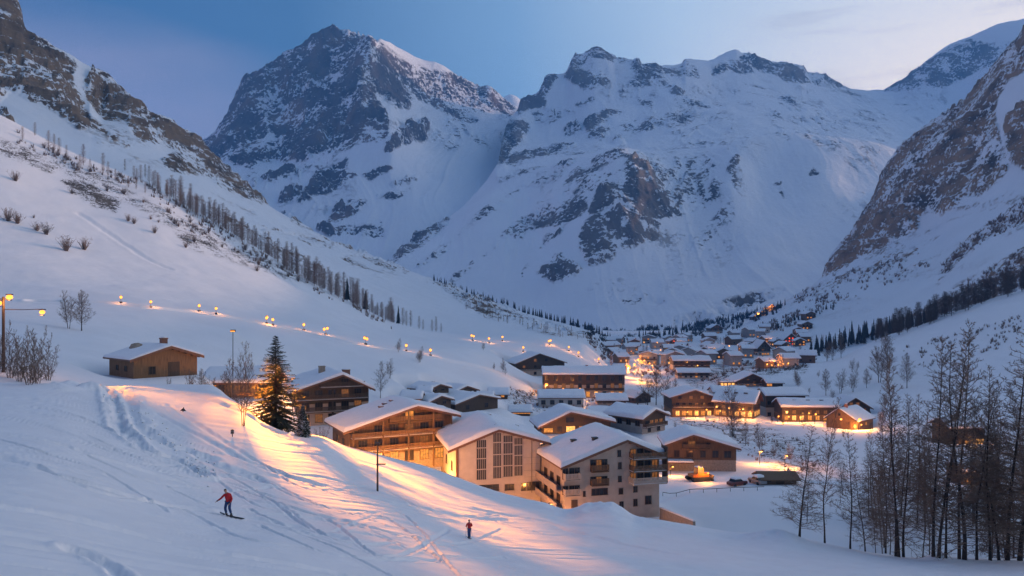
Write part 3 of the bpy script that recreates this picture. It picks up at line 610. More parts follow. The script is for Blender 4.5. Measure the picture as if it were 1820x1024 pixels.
M_snow_a = terrain_mat('trodden_snow', 0.7, [(0.10,0.09,0.08),(0.16,0.14,0.12)], slope_w=0.0, bump=0.6, bdist=0.10, fine=8, snowb=0.8, snow=(0.80,0.82,0.87))
M_snow_b = terrain_mat('valley_snow', 0.12, [(0.05,0.045,0.04),(0.10,0.085,0.07),(0.14,0.12,0.10)], slope_w=0.3, bump=0.35, bdist=0.6, fine=8)
M_left = terrain_mat('left_cliff', 0.035, [(0.06,0.052,0.048),(0.17,0.125,0.09),(0.25,0.175,0.115),(0.13,0.11,0.10)], strata=(0.6,0.6,2.0), noise_w=3.2, slope_w=1.0, snowb=0.22, bump=0.8, bdist=4.0, fine=6)
M_right = terrain_mat('right_cliff', 0.03, [(0.075,0.06,0.052),(0.21,0.145,0.10),(0.34,0.225,0.145),(0.15,0.12,0.10)], strata=(0.9,0.9,1.1), rot=(0.3,0.8,0), noise_w=3.2, slope_w=1.0, snowb=0.22, bump=0.8, bdist=4.0, fine=6)
M_mid = terrain_mat('massif', 0.011, [(0.06,0.06,0.065),(0.15,0.135,0.125),(0.26,0.22,0.19)], strata=(1.0,1.0,0.8), rot=(0,-0.5,0), noise_w=2.7, slope_w=1.2, snowb=0.28, bump=0.9, bdist=14.0, fine=7)
M_peak = terrain_mat('peak', 0.009, [(0.035,0.035,0.042),(0.10,0.092,0.09),(0.24,0.16,0.12)], strata=(1.2,1.0,0.7), rot=(0,0.6,0), noise_w=2.7, slope_w=1.3, snowb=0.25, bump=1.0, bdist=18.0, fine=7)
# ------------------------------------------------------------------ buildings: where they stand (the ground is levelled under each)
# name, label, gable corners px left/right, base, eave left, eave right, ridge row, ridge px, distance, turn, depth, options
def H(name, label, pl, pr, base, el, er, pk, pp, Y, th, dp, **k):
    c = math.cos(math.radians(th)); pc = (pl + pr) / 2
    return dict(name=name, label=label, x=(pc - CX) / F * Y, y=Y, zb=CZ + (HY - base) / F * Y, w=(pr - pl) / F * Y / c, hl=(base - el) / F * Y, hr=(base - er) / F * Y,
                hp=(base - pk) / F * Y, xp=(pp - pc) / F * Y / c, th=math.radians(th), d=dp, **k)
def HX(name, label, pl, pr, base, eave, ridge, Y, dp, **k):
    """ridge runs across the view: the long eave side faces the eye"""
    w = (pr - pl) / F * Y; h = (base - eave) / F * Y; hp = h + dp * 0.5 * k.pop('pitch', 0.36)
    th = math.radians(k.pop('th', 0)); xr = (pr - CX) / F * Y
    ox = xr - math.sin(th) * dp / 2; oy = Y + math.cos(th) * dp / 2
    return dict(name=name, label=label, x=ox, y=oy, zb=CZ + (HY - base) / F * Y, w=dp, hl=h, hr=h, hp=hp, xp=0, th=th + math.pi / 2, d=w, across=True, **k)
HOUSES = [
    H('wooden_barn', 'weathered brown wooden barn with brick chimney, alone on the open snow slope', 257, 334, 669, 637, 635, 618, 299, 124, 47, 9.5, style='barn'),
    HX('lodge', 'long low lodge half hidden by the snow slope beside bare trees', 358, 472, 706, 680, 662, 140, 10, style='lodge'),
    H('chalet', 'tall chalet with dark balconies, square chimneys and an orange lit roof behind the big spruce', 530, 650, 754, 694, 692, 668, 606, 170, 24, 17, style='bigwood'),
    H('chalet', 'brown timber chalet with glowing balconies, just behind the pole on the slope', 630, 798, 822, 758, 742, 724, 737, 150, 26, 13, style='timber'),
    H('white_house', 'pale plastered house with tall barred windows under a wide snowy gable', 812, 961, 888, 792, 787, 764, 884, 140, 13, 19, style='white'),
    H('apartment_house', 'beige four storey house with stacked corner balconies and small square windows', 1001, 1176, 924, 824, 812, 784, 1112, 132, 15, 14, style='beige'),
    H('chalet', 'square timber house above a masonry base, beside the snow groomer', 1187, 1307, 837, 791, 796, 774, 1232, 186, -4, 12, style='stone'),
    H('chalet', 'grey walled house with a hipped looking snow roof and thin stove pipe', 1138, 1186, 768, 740, 740, 728, 1160, 225, 42, 13, style='grey'),
    H('chalet', 'low dark chalet with orange glowing eaves, behind the beige house', 962, 1086, 770, 756, 750, 733, 1013, 215, 8, 12, style='glow'),
    HX('bungalow', 'small white bungalow with dark windows and an unbroken snow roof', 958, 1037, 723, 707, 692, 300, 10, style='bungalow'),
    HX('apartment_block', 'long pale apartment block with lit ground floor beside the bright street lamp', 966, 1110, 708, 665, 655, 355, 13, style='block'),
    H('chalet', 'wide gabled chalet standing highest at the foot of the lamp lit slope', 918, 1004, 668, 645, 645, 629, 958, 425, 18, 15, style='mid'),
    H('cabin', 'small cabin with brown gable above the timber chalet roof', 764, 800, 723, 713, 713, 705, 782, 240, 48, 10, style='cabin'),
    H('cabin', 'low cabin with broad snow roof behind the pale plastered house', 812, 884, 730, 715, 713, 703, 850, 235, 44, 12, style='cabin'),
    H('cabin', 'brown hut highest of the cabins below the piste road', 764, 796, 699, 691, 691, 684, 780, 292, 50, 10, style='cabin'),
    H('cabin', 'dark hut with reddish gable beside the hut below the piste road', 808, 846, 704, 695, 695, 687, 828, 285, 46, 10, style='cabin'),
    H('inn', 'dark gabled inn with a row of warm ground floor lights', 1194, 1282, 741, 706, 711, 694, 1235, 315, 2, 14, style='inn'),
    H('inn', 'long roofed inn wing with bright corner lights joining the gabled inn', 1332, 1358, 741, 713, 713, 697, 1347, 309, 60, 15, style='inn'),
    HX('chalet', 'two storey chalet with pale upper wall behind the inn wing', 1360, 1431, 742, 702, 688, 322, 11, style='mid', th=3),
    HX('restaurant', 'low restaurant with skylights in its snow roof and lamps along its front', 1392, 1488, 750, 723, 706, 304, 11, style='inn', th=-3),
    H('chalet', 'red fronted chalet gable at the end of the low restaurant', 1490, 1547, 747, 725, 725, 708, 1519, 313, 4, 10, style='red'),
    H('barn', 'grey brown barn with loft window above the star bright lamp', 1477, 1514, 773, 745, 745, 727, 1493, 284, -48, 13, style='barn'),
    H('chalet', 'dark gabled chalet with lit terrace on the open snowfield', 1308, 1362, 687, 678, 676, 665, 1337, 392, 3, 12, style='mid'),
    HX('chalet', 'chalet with one broad glowing window behind the tall bare trees', 1688, 1750, 797, 760, 742, 235, 10, style='glowbig'),
    HX('cabin', 'small cabin with an orange lit door low among the bare trunks', 1709, 1743, 862, 838, 815, 170, 6, style='door'),
    HX('apartment_block', 'wide flat roofed looking block at the edge of the far village', 1197, 1262, 659, 641, 633, 520, 12, style='block'),
    HX('annex', 'low snow roofed annex in front of the wide village block', 1205, 1261, 673, 662, 656, 482, 9, style='mid'),
    H('chalet', 'chalet lit bright red inside, alone on the slope above the village', 1392, 1420, 614, 604, 604, 593, 1406, 720, 8, 12, style='redlit'),
    H('chalet', 'pale chalet among the dark firs above the village', 1263, 1285, 593, 583, 583, 577, 1274, 980, 10, 14, style='mid'),
    H('chalet', 'dark domed looking chalet at the village edge under the slope', 1346, 1370, 632, 618, 618, 606, 1358, 640, 12, 12, style='mid'),
    HX('cabin', 'low snow covered cabin nearest the frosted tree', 712, 746, 717, 709, 702, 262, 8, style='cabin'),
    HX('cabin', 'small flat looking cabin under the lower end of the piste road', 868, 902, 709, 701, 695, 300, 8, style='cabin'),
    HX('bungalow', 'pale bungalow between the low dark chalet and the grey walled house', 1048, 1100, 750, 739, 730, 258, 9, style='bungalow'),
    HX('annex', 'low annex in front of the right hand end of the long apartment block'.replace('right hand ', 'street '), 1062, 1112, 720, 711, 703, 322, 9, style='mid'),
    HX('cabin', 'small cabin between the frosted tree and the hut highest under the piste road', 741, 764, 704, 697, 691, 290, 7, style='cabin'),
    HX('cabin', 'snowy cabin just above the ridge of the pale plastered house', 846, 874, 716, 709, 703, 262, 8, style='cabin'),
    HX('cabin', 'long low cabin in the snow before the small white bungalow', 905, 942, 739, 732, 726, 262, 7, style='cabin'),
    H('cabin', 'gabled cabin between the grey walled house and the gabled inn', 1128, 1158, 716, 706, 706, 697, 1143, 340, 30, 9, style='cabin'),
    HX('annex', 'dark annex beside the gabled chalet on the open snowfield', 1363, 1391, 689, 681, 676, 388, 8, style='cabin'),
    HX('chalet', 'low snow covered chalet tucked behind the roofs of the inn', 1268, 1328, 704, 697, 690, 356, 9, style='bungalow'),
    HX('shed', 'low shed with a bare brown roof near the parked cars', 1354, 1416, 861, 852, 841, 165, 5, style='shed'),
]
for px, py, Y, lb in ((1345, 561, 1060, 'lowest of three lit chalets on the fir slope'), (1357, 551, 1080, 'middle one of three lit chalets on the fir slope'), (1372, 547, 1100, 'highest of three lit chalets on the fir slope')):
    HOUSES.append(H('chalet', lb, px - 7, px + 7, py + 4, py - 2, py - 2, py - 7, px, Y, 10, 10, style='glowfar'))
rngv = random.Random(5)
FARV = []
for k in range(400):
    px = rngv.uniform(1086, 1450); v = rngv.random(); Y = 560 + 420 * v
    p = None
    py_ok = 602 < HY + F * 46 / Y < 648
    if not py_ok: continue
    x = (px - CX) / F * Y
    if any(math.hypot(x - a[0], (Y - a[1]) * 0.55) < 17 for a in FARV): continue
    if px < 1120 and Y < 640: continue
    if px > 1300 and Y < 600: continue
    if any(abs(x - h['x']) < 17 and abs(Y - h['y']) < 26 for h in HOUSES): continue
    FARV.append((x, Y, rngv.uniform(-0.4, 0.6), rngv.randrange(5)))
    if len(FARV) >= 58: break
for h in HOUSES:                                        # cabins stand on the slope as it is
    if h['style'] in ('cabin', 'mid', 'glowfar', 'redlit') and not h['label'].startswith(('two storey', 'low annex')):
        p = pick(CX + F * h['x'] / h['y'], HY + F * (CZ - h['zb']) / h['y'], ('B',) if h['y'] < 700 else ('D',))
        if p is None or not (.72 < p.y / h['y'] < 1.3): p = atY(CX + F * h['x'] / h['y'], h['y'])
        k = p.y / h['y']; h['x'], h['y'], h['zb'] = p.x, p.y, p.z
        for q in ('w', 'hl', 'hr', 'hp', 'xp', 'd'): h[q] *= k
for h in HOUSES:                                        # level the ground
    s = D if h['y'] > 700 and h['x'] > 180 else B
    c, sn = math.cos(h['th']), math.sin(h['th']); cx_ = h['x'] - sn * h['d'] / 2; cy_ = h['y'] + c * h['d'] / 2
    u = (s.X - cx_) * c + (s.Y - cy_) * sn; v = -(s.X - cx_) * sn + (s.Y - cy_) * c
    q = np.hypot(np.maximum(np.abs(u) - h['w'] / 2, 0), np.maximum(np.abs(v) - h['d'] / 2, 0))
    m = np.clip(1 - q / (4 + 0.25 * h['w']), 0, 1); m = m * m * (3 - 2 * m)
    s.Z = s.Z * (1 - m) + (h['zb'] - 0.05) * m
    if s is B: s.rock *= (1 - m)
sheet_obj(A, M_snow_a, 'ski_slope_terrain'); sheet_obj(B, M_snow_b, 'valley_terrain'); sheet_obj(Cc, M_left, 'left_mountain_terrain')
sheet_obj(D, M_right, 'right_mountain_terrain'); sheet_obj(E, M_mid, 'massif_terrain'); sheet_obj(Fm, M_peak, 'peak_terrain'); sheet_obj(G, M_mid, 'far_peak_terrain')
# ------------------------------------------------------------------ building materials
WOOD = simple_mat('brown_boards', (0.13, 0.075, 0.04), 0.75, 0.45, 2.0, 0.25, stretch=(4, 4, 0.35))
WOOD2 = simple_mat('weathered_boards', (0.18, 0.10, 0.048), 0.8, 0.5, 2.0, 0.25, stretch=(5, 5, 0.3))
WOODD = simple_mat('dark_boards', (0.06, 0.04, 0.028), 0.75, 0.4, 2.0, 0.2, stretch=(4, 4, 0.4))
WOODR = simple_mat('red_boards', (0.22, 0.05, 0.03), 0.75, 0.3, 2.0, 0.2, stretch=(4, 4, 0.4))
FASC = simple_mat('roof_timber', (0.14, 0.062, 0.034), 0.6, 0.25, 1.5, 0.1)
PLAS = simple_mat('beige_plaster', (0.48, 0.385, 0.315), 0.9, 0.14, 0.9, 0.1)
PLASW = simple_mat('pale_plaster', (0.52, 0.46, 0.42), 0.9, 0.12, 0.9, 0.08)
PLASG = simple_mat('grey_plaster', (0.30, 0.29, 0.28), 0.9, 0.15, 0.9, 0.1)
STONE = simple_mat('stone_base', (0.30, 0.25, 0.20), 0.9, 0.3, 2.5, 0.4)
BRICK = simple_mat('chimney_brick', (0.20, 0.09, 0.06), 0.85, 0.35, 5.0, 0.3)
METAL = simple_mat('dark_metal', (0.05, 0.045, 0.04), 0.5, 0.2, 4.0, 0.05, metallic=0.5)
POLEW = simple_mat('pole_wood', (0.055, 0.04, 0.03), 0.85, 0.3, 3.0, 0.2)
GLASS = simple_mat('dark_glass', (0.02, 0.022, 0.028), 0.12, 0.3, 0.8)
SNOWR = None
def snow_roof_mat():
    m, n, l, b = new_mat('roof_snow')
    tc = n.new('ShaderNodeTexCoord'); nz = n.new('ShaderNodeTexNoise'); nz.inputs['Scale'].default_value = 1.6; nz.inputs['Detail'].default_value = 6
    l.new(tc.outputs['Object'], nz.inputs['Vector'])
    rp = n.new('ShaderNodeValToRGB'); e = rp.color_ramp.elements; e[0].position = .3; e[1].position = .7
    e[0].color = (.76, .78, .82, 1); e[1].color = (.82, .84, .88, 1)
    l.new(nz.outputs['Fac'], rp.inputs['Fac']); l.new(rp.outputs['Color'], b.inputs['Base Color'])
    b.inputs['Roughness'].default_value = .85; b.inputs['Specular IOR Level'].default_value = .15
    bp = n.new('ShaderNodeBump'); bp.inputs['Strength'].default_value = .5; bp.inputs['Distance'].default_value = .12
    l.new(nz.outputs['Fac'], bp.inputs['Height']); l.new(bp.outputs['Normal'], b.inputs['Normal']); return m
SNOWR = snow_roof_mat()
def glow_mat(name, c, s, var=0.6, scale=1.3):
    """a lit room or shade: brighter and dimmer patches behind the glass"""
    m, n, l, b = new_mat(name)
    tc = n.new('ShaderNodeTexCoord'); nz = n.new('ShaderNodeTexNoise'); nz.inputs['Scale'].default_value = scale; nz.inputs['Detail'].default_value = 3
    l.new(tc.outputs['Object'], nz.inputs['Vector'])
    st = math_n(n, l, 'MULTIPLY', math_n(n, l, 'ADD', math_n(n, l, 'MULTIPLY', math_n(n, l, 'SUBTRACT', nz.outputs['Fac'], 0.5), 3.0 * var), 1.0), s)
    st = math_n(n, l, 'MAXIMUM', st, s * 0.12)
    b.inputs['Base Color'].default_value = (.03, .02, .015, 1); b.inputs['Emission Color'].default_value = (*c, 1); l.new(st, b.inputs['Emission Strength'])
    return m
LIT = glow_mat('lit_window', (1.0, .36, .06), .85, .9, 1.9)
LITW = glow_mat('bright_window', (1.0, .45, .11), 1.9, .8, 1.7)
LITD = glow_mat('dim_window', (1.0, .36, .09), .20, 1.0, 2.2)
LITR = glow_mat('red_window', (1.0, .07, .02), 2.2)
BULB = glow_mat('lamp_glow', (1.0, .33, .04), 3.4, 0.0)
BULBW = glow_mat('white_lamp_glow', (1.0, .70, .38), 3.0, 0.0)
BULBR = glow_mat('red_lamp_glow', (1.0, .10, .02), 3.0, 0.0)
PANES = {'d': GLASS, 'l': LIT, 'w': LITW, 'm': LITD, 'r': LITR}

_wm = {}
def window(parent, wall, u, z, w, h, lit, W, Dp, xl, xr, frame=WOODD, bars=1, rows=1):
    """one window: frame with bars, pane set in it"""
    key = (round(w, 2), round(h, 2), lit, frame.name, bars, rows)
    if key not in _wm:
        f = MB(); t = 0.07; dpt = 0.09
        f.box(-w/2 - t, -w/2, -dpt, 0.02, 0, h); f.box(w/2, w/2 + t, -dpt, 0.02, 0, h); f.box(-w/2 - t, w/2 + t, -dpt, 0.02, h, h + t); f.box(-w/2 - t*1.6, w/2 + t*1.6, -dpt*1.7, 0.02, -t, 0)
        for i in range(bars):
            x = -w/2 + w * (i + 1) / (bars + 1); f.box(x - .03, x + .03, -dpt*.8, 0.0, 0.001, h - 0.001)
        for i in range(rows - 1):
            zz = h * (i + 1) / rows; f.box(-w/2 + .001, w/2 - .001, -dpt*.7, 0.0, zz - .025, zz + .025)
        p = MB().box(-w/2 + .002, w/2 - .002, -.035, -.005, .002, h - .002)
        _wm[key] = (f.mesh('window', frame), p.mesh('pane', PANES[lit]))
    fm, pm = _wm[key]
    o = link('window', fm, parent); link('pane', pm, o)
    if wall == 'f': o.location = (u, 0, z)
    elif wall == 'l': o.location = (xl, u, z); o.rotation_euler = (0, 0, -math.pi / 2)
    else: o.location = (xr, u, z); o.rotation_euler = (0, 0, math.pi / 2)
    return o

def balcony(parent, x0, x1, z, dep=1.3, mat=WOOD, snow=False):
    b = MB().box(x0, x1, -dep, -.03, z - .16, z)
    o = b.build('balcony', mat, parent); r = MB()
    r.box(x0, x1, -dep, -dep + .06, z + .95, z + 1.05); r.box(x0, x1, -dep + .01, -dep + .05, z + .12, z + .18)
    n = max(3, int((x1 - x0) / .22))
    for i in range(n): xx = x0 + (x1 - x0) * (i + .5) / n; r.box(xx - .08, xx + .08, -dep + .015, -dep + .045, z + .185, z + .945)
    for xx in (x0 + .05, x1 - .05): r.box(xx - .05, xx + .05, -dep - .01, -dep + .08, z + .001, z + 1.1)
    r.box(x0, x0 + .05, -dep + .09, -.04, z + .1, z + 1.0); r.box(x1 - .05, x1, -dep + .09, -.04, z + .1, z + 1.0)
    r.build('railing', mat, o)
    if snow: MB().box(x0 + .02, x1 - .02, -dep + .1, -.05, z + .003, z + .18).build('snow', SNOWR, o)
    return o

def roof_snow(parent, pts, y0, y1, th, seed, patch=()):
    """blanket of snow over the roof profile pts [(x,z)...] from y0 to y1: thick, softly rounded at every edge"""
    L = [0]
    for i in range(1, len(pts)): L.append(L[-1] + math.hypot(pts[i][0] - pts[i-1][0], pts[i][1] - pts[i-1][1]))
    nu = max(14, int(L[-1] / .55)); nv = max(8, int((y1 - y0) / .7))
    th = th * 1.12; us = np.linspace(0, 1, nu); us = (us - np.sin(2 * math.pi * us) / (2 * math.pi) * .75) * L[-1]
    vs = np.linspace(0, 1, nv); vs = vs - np.sin(2 * math.pi * vs) / (2 * math.pi) * .75
    X = np.interp(us, L, [p[0] for p in pts]); Z = np.interp(us, L, [p[1] for p in pts])
    U, V = np.meshgrid(us, vs); Yv = y0 + (y1 - y0) * V
    e = np.minimum(np.minimum(U, L[-1] - U), np.minimum(Yv - y0, y1 - Yv)); k = np.sqrt(np.clip(1 - (1 - np.clip(e / (th * .7), 0, 1)) ** 2, 0, 1))
    nz = fbm(U / 2.3 + seed * 7, Yv / 2.3, 3, seed); big = fbm(U / 5 + seed, Yv / 5, 2, seed + 3)
    T = .05 + th * k * (1 + .28 * nz + .38 * big)
    d = np.minimum(np.abs(U - L[len(pts) // 2]), 1.2) / 1.2; T -= 0.10 * th * (1 - d)          # rounded over the ridge
    push = (1 - k) * .10 + 0.06 * fbm(U / 1.1, Yv / 1.1, 2, seed + 9)
    top = np.stack([np.broadcast_to(X, U.shape) + np.sign(np.broadcast_to(X, U.shape)) * 0, Yv, np.broadcast_to(Z, U.shape) + T], -1).reshape(-1, 3)
    bot = np.stack([np.broadcast_to(X, U.shape), Yv, np.broadcast_to(Z, U.shape) + .012], -1).reshape(-1, 3)
    m = MB(); idx = np.arange(nu * nv).reshape(nv, nu); n0 = nu * nv; fs = []
    for j in range(nv - 1):
        for i in range(nu - 1):
            fs.append((idx[j, i], idx[j, i+1], idx[j+1, i+1], idx[j+1, i])); fs.append((n0 + idx[j, i], n0 + idx[j+1, i], n0 + idx[j+1, i+1], n0 + idx[j, i+1]))
    for i in range(nu - 1):
        fs.append((idx[0, i+1], idx[0, i], n0 + idx[0, i], n0 + idx[0, i+1])); fs.append((idx[-1, i], idx[-1, i+1], n0 + idx[-1, i+1], n0 + idx[-1, i]))
    for j in range(nv - 1):
        fs.append((idx[j, 0], idx[j+1, 0], n0 + idx[j+1, 0], n0 + idx[j, 0])); fs.append((idx[j+1, -1], idx[j, -1], n0 + idx[j, -1], n0 + idx[j+1, -1]))
    m.add(np.concatenate([top, bot]).tolist(), fs)
    return m.build('roof_snow', SNOWR, parent, smooth=True)

def chimney(parent, x, y, z, w, h, mat=BRICK, cap=True):
    b = MB().box(x - w/2, x + w/2, y - w/2, y + w/2, z - 1.2, z + h).box(x - w/2 - .08, x + w/2 + .08, y - w/2 - .08, y + w/2 + .08, z + h + .003, z + h + .15)
    o = b.build('chimney', mat, parent)
    if cap: MB().blob((x, y, z + h + .22), (w * .55, w * .55, .2), 10, 6).build('snow_cap', SNOWR, o, smooth=True)
    return o

STY = {  # wall, upper cladding, where the cladding starts (share of the eave), storeys, snow thickness, overhangs front/side
    'barn': (WOOD2, None, 0, 1, .22, .7, .8), 'lodge': (WOOD2, None, 0, 1, .6, .7, .8), 'bigwood': (PLAS, WOODD, .62, 4, .55, 1.3, 1.2), 'timber': (STONE, WOOD, .28, 4, .5, 1.5, 1.5),
    'white': (PLASW, None, 0, 4, .65, 1.3, 1.6), 'beige': (PLAS, None, 0, 5, .7, 1.0, .9), 'stone': (STONE, WOOD, .48, 2, .6, 1.0, 1.0), 'grey': (PLASG, WOODD, .62, 2, .7, 1.2, 1.2),
    'glow': (WOODD, None, 0, 1, .6, 1.4, 1.2), 'bungalow': (PLASW, None, 0, 1, .7, .8, .8), 'block': (PLAS, WOODD, .55, 3, .6, 1.0, 1.2), 'mid': (PLAS, WOODD, .45, 2, .55, 1.1, 1.2),
    'cabin': (WOODD, None, 0, 1, .55, .8, .8), 'inn': (WOOD2, WOODD, .45, 2, .55, 1.2, 1.2), 'red': (WOODR, WOODD, .7, 2, .5, 1.0, 1.0), 'glowbig': (WOODD, None, 0, 2, .5, 1.0, 1.0),
    'door': (WOOD, None, 0, 1, .4, .6, .6), 'redlit': (WOOD, None, 0, 2, .4, 1.0, 1.0), 'glowfar': (WOODD, None, 0, 1, .4, .8, .8), 'shed': (WOOD, None, 0, 1, 0, .6, .7)}

def build_house(h, k):
    wm, um, us, st, th, of, os_ = STY[h['style']]; rng = random.Random(k * 13 + 1)
    root = thing(h['name'], h['label'], h['name'].replace('_', ' ').split()[-1] if h['name'] not in ('apartment_block', 'apartment_house') else h['name'].replace('_', ' '), (h['x'], h['y'], h['zb']), h['th'])
    W, d, hl, hr, hp, xp = h['w'], h['d'], h['hl'], h['hr'], h['hp'], h['xp']; xl, xr = -W/2, W/2; sty = h['style']
    MB().prism([(xl, -1.5), (xr, -1.5), (xr, hr), (xp, hp), (xl, hl)], 0, d).build('wall', wm, root)
    if um:
        z0 = us * min(hl, hr); e = .045
        MB().prism([(xl - e, z0), (xr + e, z0), (xr + e, hr - .02), (xp, hp - .02), (xl - e, hl - .02)], -e, d + e).build('cladding', um, root)
        xl -= e; xr += e
    sl = (hp - hl) / (xp + W/2); sr = (hp - hr) / (W/2 - xp); t = .26
    ex_l, ex_r = -W/2 - os_, W/2 + os_; zl, zr = hl - sl * os_, hr - sr * os_
    rf = MB().prism([(ex_l, zl + .03), (xp, hp + .03), (ex_r, zr + .03), (ex_r, zr + .03 + t), (xp, hp + .03 + t), (ex_l, zl + .03 + t)], -of, d + of * .7)
    # bargeboard along the front edge
    rf.prism([(ex_l - .03, zl - .12), (xp, hp - .12), (ex_r + .03, zr - .12), (ex_r + .03, zr + .27), (xp, hp + .27), (ex_l - .03, zl + .27)], -of - .09, -of - .003)
    for i in range(5):                                    # purlin ends
        for sg in (0, 1):
            f_ = (i + .5) / 5; x = xp + ((ex_r if sg else ex_l) - xp) * f_ * .96; z = hp + ((zr if sg else zl) - hp) * f_ * .96
            rf.box(x - .09, x + .09, -of + .02, -.05, z - .2, z + .025)
    roof = rf.build('roof', FASC if sty != 'shed' else WOOD, root)
    if th: roof_snow(roof, [(ex_l - .04, zl + t + .03), (xp, hp + t + .03), (ex_r + .04, zr + t + .03)], -of - .06, d + of * .7, th, k)
    wn = lambda wall, u, z, w, hh, lit='d', frame=WOODD, bars=1, rows=1: window(root, wall, u, z, w, hh, lit, W, d, xl, xr, frame, bars, rows)
    f0 = -.045 if um else 0
    def front_rows(zs, n, w, hh, lits, x0=None, x1=None, bars=1):
        a = xl + 1.0 if x0 is None else x0; b_ = xr - 1.0 if x1 is None else x1
        for z in zs:
            for i in range(n):
                u = a + (b_ - a) * (i + .5) / n
                top = (hl + sl * (u - xl)) if u < xp else (hr + sr * (xr - u))
                if z + hh < top - .35:
                    o = wn('f', u, z, w, hh, rng.choice(lits), bars=bars); o.location.y = f0
    fl = max(2.55, min(hl, hr) / st) if st else 2.6
    if sty == 'barn':
        wn('f', xl + W * .28, .5, .9, 1.1, 'd'); MB().box(-.9 + W * .12, .9 + W * .12, -.06, -.002, -.2, 2.2).build('door', WOODD, root)
        wn('f', xp, hp - 2.4 if hp > 5 else 2.7, .7, .8, 'd') if hp > 4.6 else None
        for u in (.3, .65): wn('l', d * u, 1.0, .8, .7, 'd')
        chimney(roof, xp + .5, d * .3 + .3, hp + .1, .9, 1.15)
        if h['name'] == 'wooden_barn':
            MB().blob((xp - W * .22, d * .72, hp - sl * W * .22 + .5), (1.1, .9, .75), 12, 8, 0, .12, rng).build('snow_heap', STONE, roof)
        else:
            wn('r', d * .3, 1.2, 1.0, 1.2, 'l'); wn('r', d * .55, 3.4, 1.0, 1.1, 'l')
    elif sty == 'lodge':
        for i in range(8): wn('l', d * (i + .5) / 8, .9, 1.0, 1.2, rng.choice('dlm'))
    elif sty == 'bigwood':
        for fi in range(4):
            z = .4 + fi * fl
            front_rows([z + .15], 5, 1.5, 1.7 if fi < 3 else 1.4, 'dddmm' if fi else 'lmd', bars=2)
            if 0 < fi: 
                half = W/2 - .3 if fi < 3 else W * .30
                balcony(root, xp - half if fi == 3 else xl + .3, xp + half if fi == 3 else xr - .3, z - .1, 1.2, WOODD, True)
        for fi in range(3):
            for u in (.3, .6): wn('l', d * u, .8 + fi * fl, 1.1, 1.3, rng.choice('ddl'))
        chimney(roof, xp - 2.5, d * .55, hp - .2, 1.3, 1.5, STONE, False); chimney(roof, xp + 2.2, d * .35, hp - .6, 1.5, 1.2, BRICK)
        MB().box(xl + W * .5, xl + W * .5 + .35, -.30, -.05, 0, hl).build('pillar', WOODD, root)
    elif sty == 'timber':
        for fi in range(4):
            z = .15 + fi * fl; lit = ('wldd', 'dmdd', 'mddd', 'lmmd')[fi]
            front_rows([z + .2], 6, 1.6, 1.8 if fi < 3 else 1.6, lit, bars=2)
            if fi:
                if fi < 3: balcony(root, xl + .2, xr - .2, z, 1.5, WOOD, True)
                else: balcony(root, xp - W * .27, xp + W * .27, z, 1.2, WOOD)
        for x in (xl + .4, xl + W * .30, xl + W * .55, xl + W * .8, xr - .4):
            top = (hl + sl * (x - xl)) if x < xp else (hr + sr * (xr - x))
            MB().box(x - .13, x + .13, -1.42, -1.16, -1, top - .1).build('post', WOOD, root)
        for fi in range(3): wn('l', d * .35, .6 + fi * fl, 1.3, 1.4, 'l' if fi == 0 else 'd'); wn('l', d * .7, .6 + fi * fl, 1.3, 1.4, 'd')
        for x, y in ((xp - 3.6, d * .62), (xp - 2.0, d * .66), (xp - 4.8, d * .5)): chimney(roof, x, y, hp - abs(x - xp) * sl, .8, .8, BRICK)
    elif sty == 'white':
        # tall window strips with white bars: one narrow, three together
        for (pa, pb, za, zb_) in ((846, 864, 775, 851), (876, 891, 764, 850), (894.5, 912, 766, 848), (914.5, 930, 773, 847)):
            u0 = (pa - 886.5) / F * 140; u1 = (pb - 886.5) / F * 140; z1 = (888 - za) / F * 140; z0 = (888 - zb_) / F * 140
            n = 4; hh = (z1 - z0) / n
            top = min((hl + sl * (u - xl)) if u < xp else (hr + sr * (xr - u)) for u in (u0, u1))
            for i in range(n): 
                h_ = min(hh - .16, top - .25 - (z0 + i * hh))
                if h_ > .4: wn('f', (u0 + u1) / 2, z0 + i * hh, u1 - u0 - .1, h_, 'd', PLASW, 4, 1)
        for (pa, pb, za, zb_) in ((852, 886, 861, 872), (898, 914, 862, 872), (928, 936, 862, 874), (939, 961, 860, 874)):
            u0 = (pa - 886.5) / F * 140; u1 = min((pb - 886.5) / F * 140, xr - .15); wn('f', (u0 + u1) / 2, (888 - zb_) / F * 140, u1 - u0, (zb_ - za) / F * 140, 'd', WOODD, 2)
        MB().box(xl - .04, xl + .42, -.10, -.003, -1, hl + .02).build('corner_board', FASC, root)
        MB().box(xr - 1.62, xr - 1.54, -.06, -.003, .9, hr + .3).build('downpipe', METAL, root)
        for i in range(6): 
            pz = 1.4 + i * 1.15; MB().box(xr - 3.0, xr - .2, -.03, -.002, pz, pz + .05).build('wall_groove', PLASG, root)
        for u, z, lit in ((.15, 1, 'l'), (.4, 1, 'd'), (.7, 1, 'l'), (.25, 4.6, 'd'), (.6, 4.6, 'd')): wn('l', d * u, z, 1.2, 1.5, lit)
        chimney(roof, xp + 1.2, d * .75, hp - .5, .9, 1.1); chimney(roof, xp + .1, 1.2, hp, .5, .6, METAL); chimney(roof, xp + 5.2, d * .4, hp - 5.2 * sr, .7, .8, METAL)
        for x, y in ((-5, .8), (-3, .6), (-2.4, .3), (-1.2, .85)):
            MB().blob((xp + x, d * y, hp + x * sl + .55), (.35, .5, .28), 9, 6, 0, .2, rng).build('roof_vent', METAL, roof)
    elif sty == 'beige':
        P = lambda px: (px - 1088.5) / F * 132 / math.cos(h['th'])
        Q = lambda py: (924 - py) / F * 132
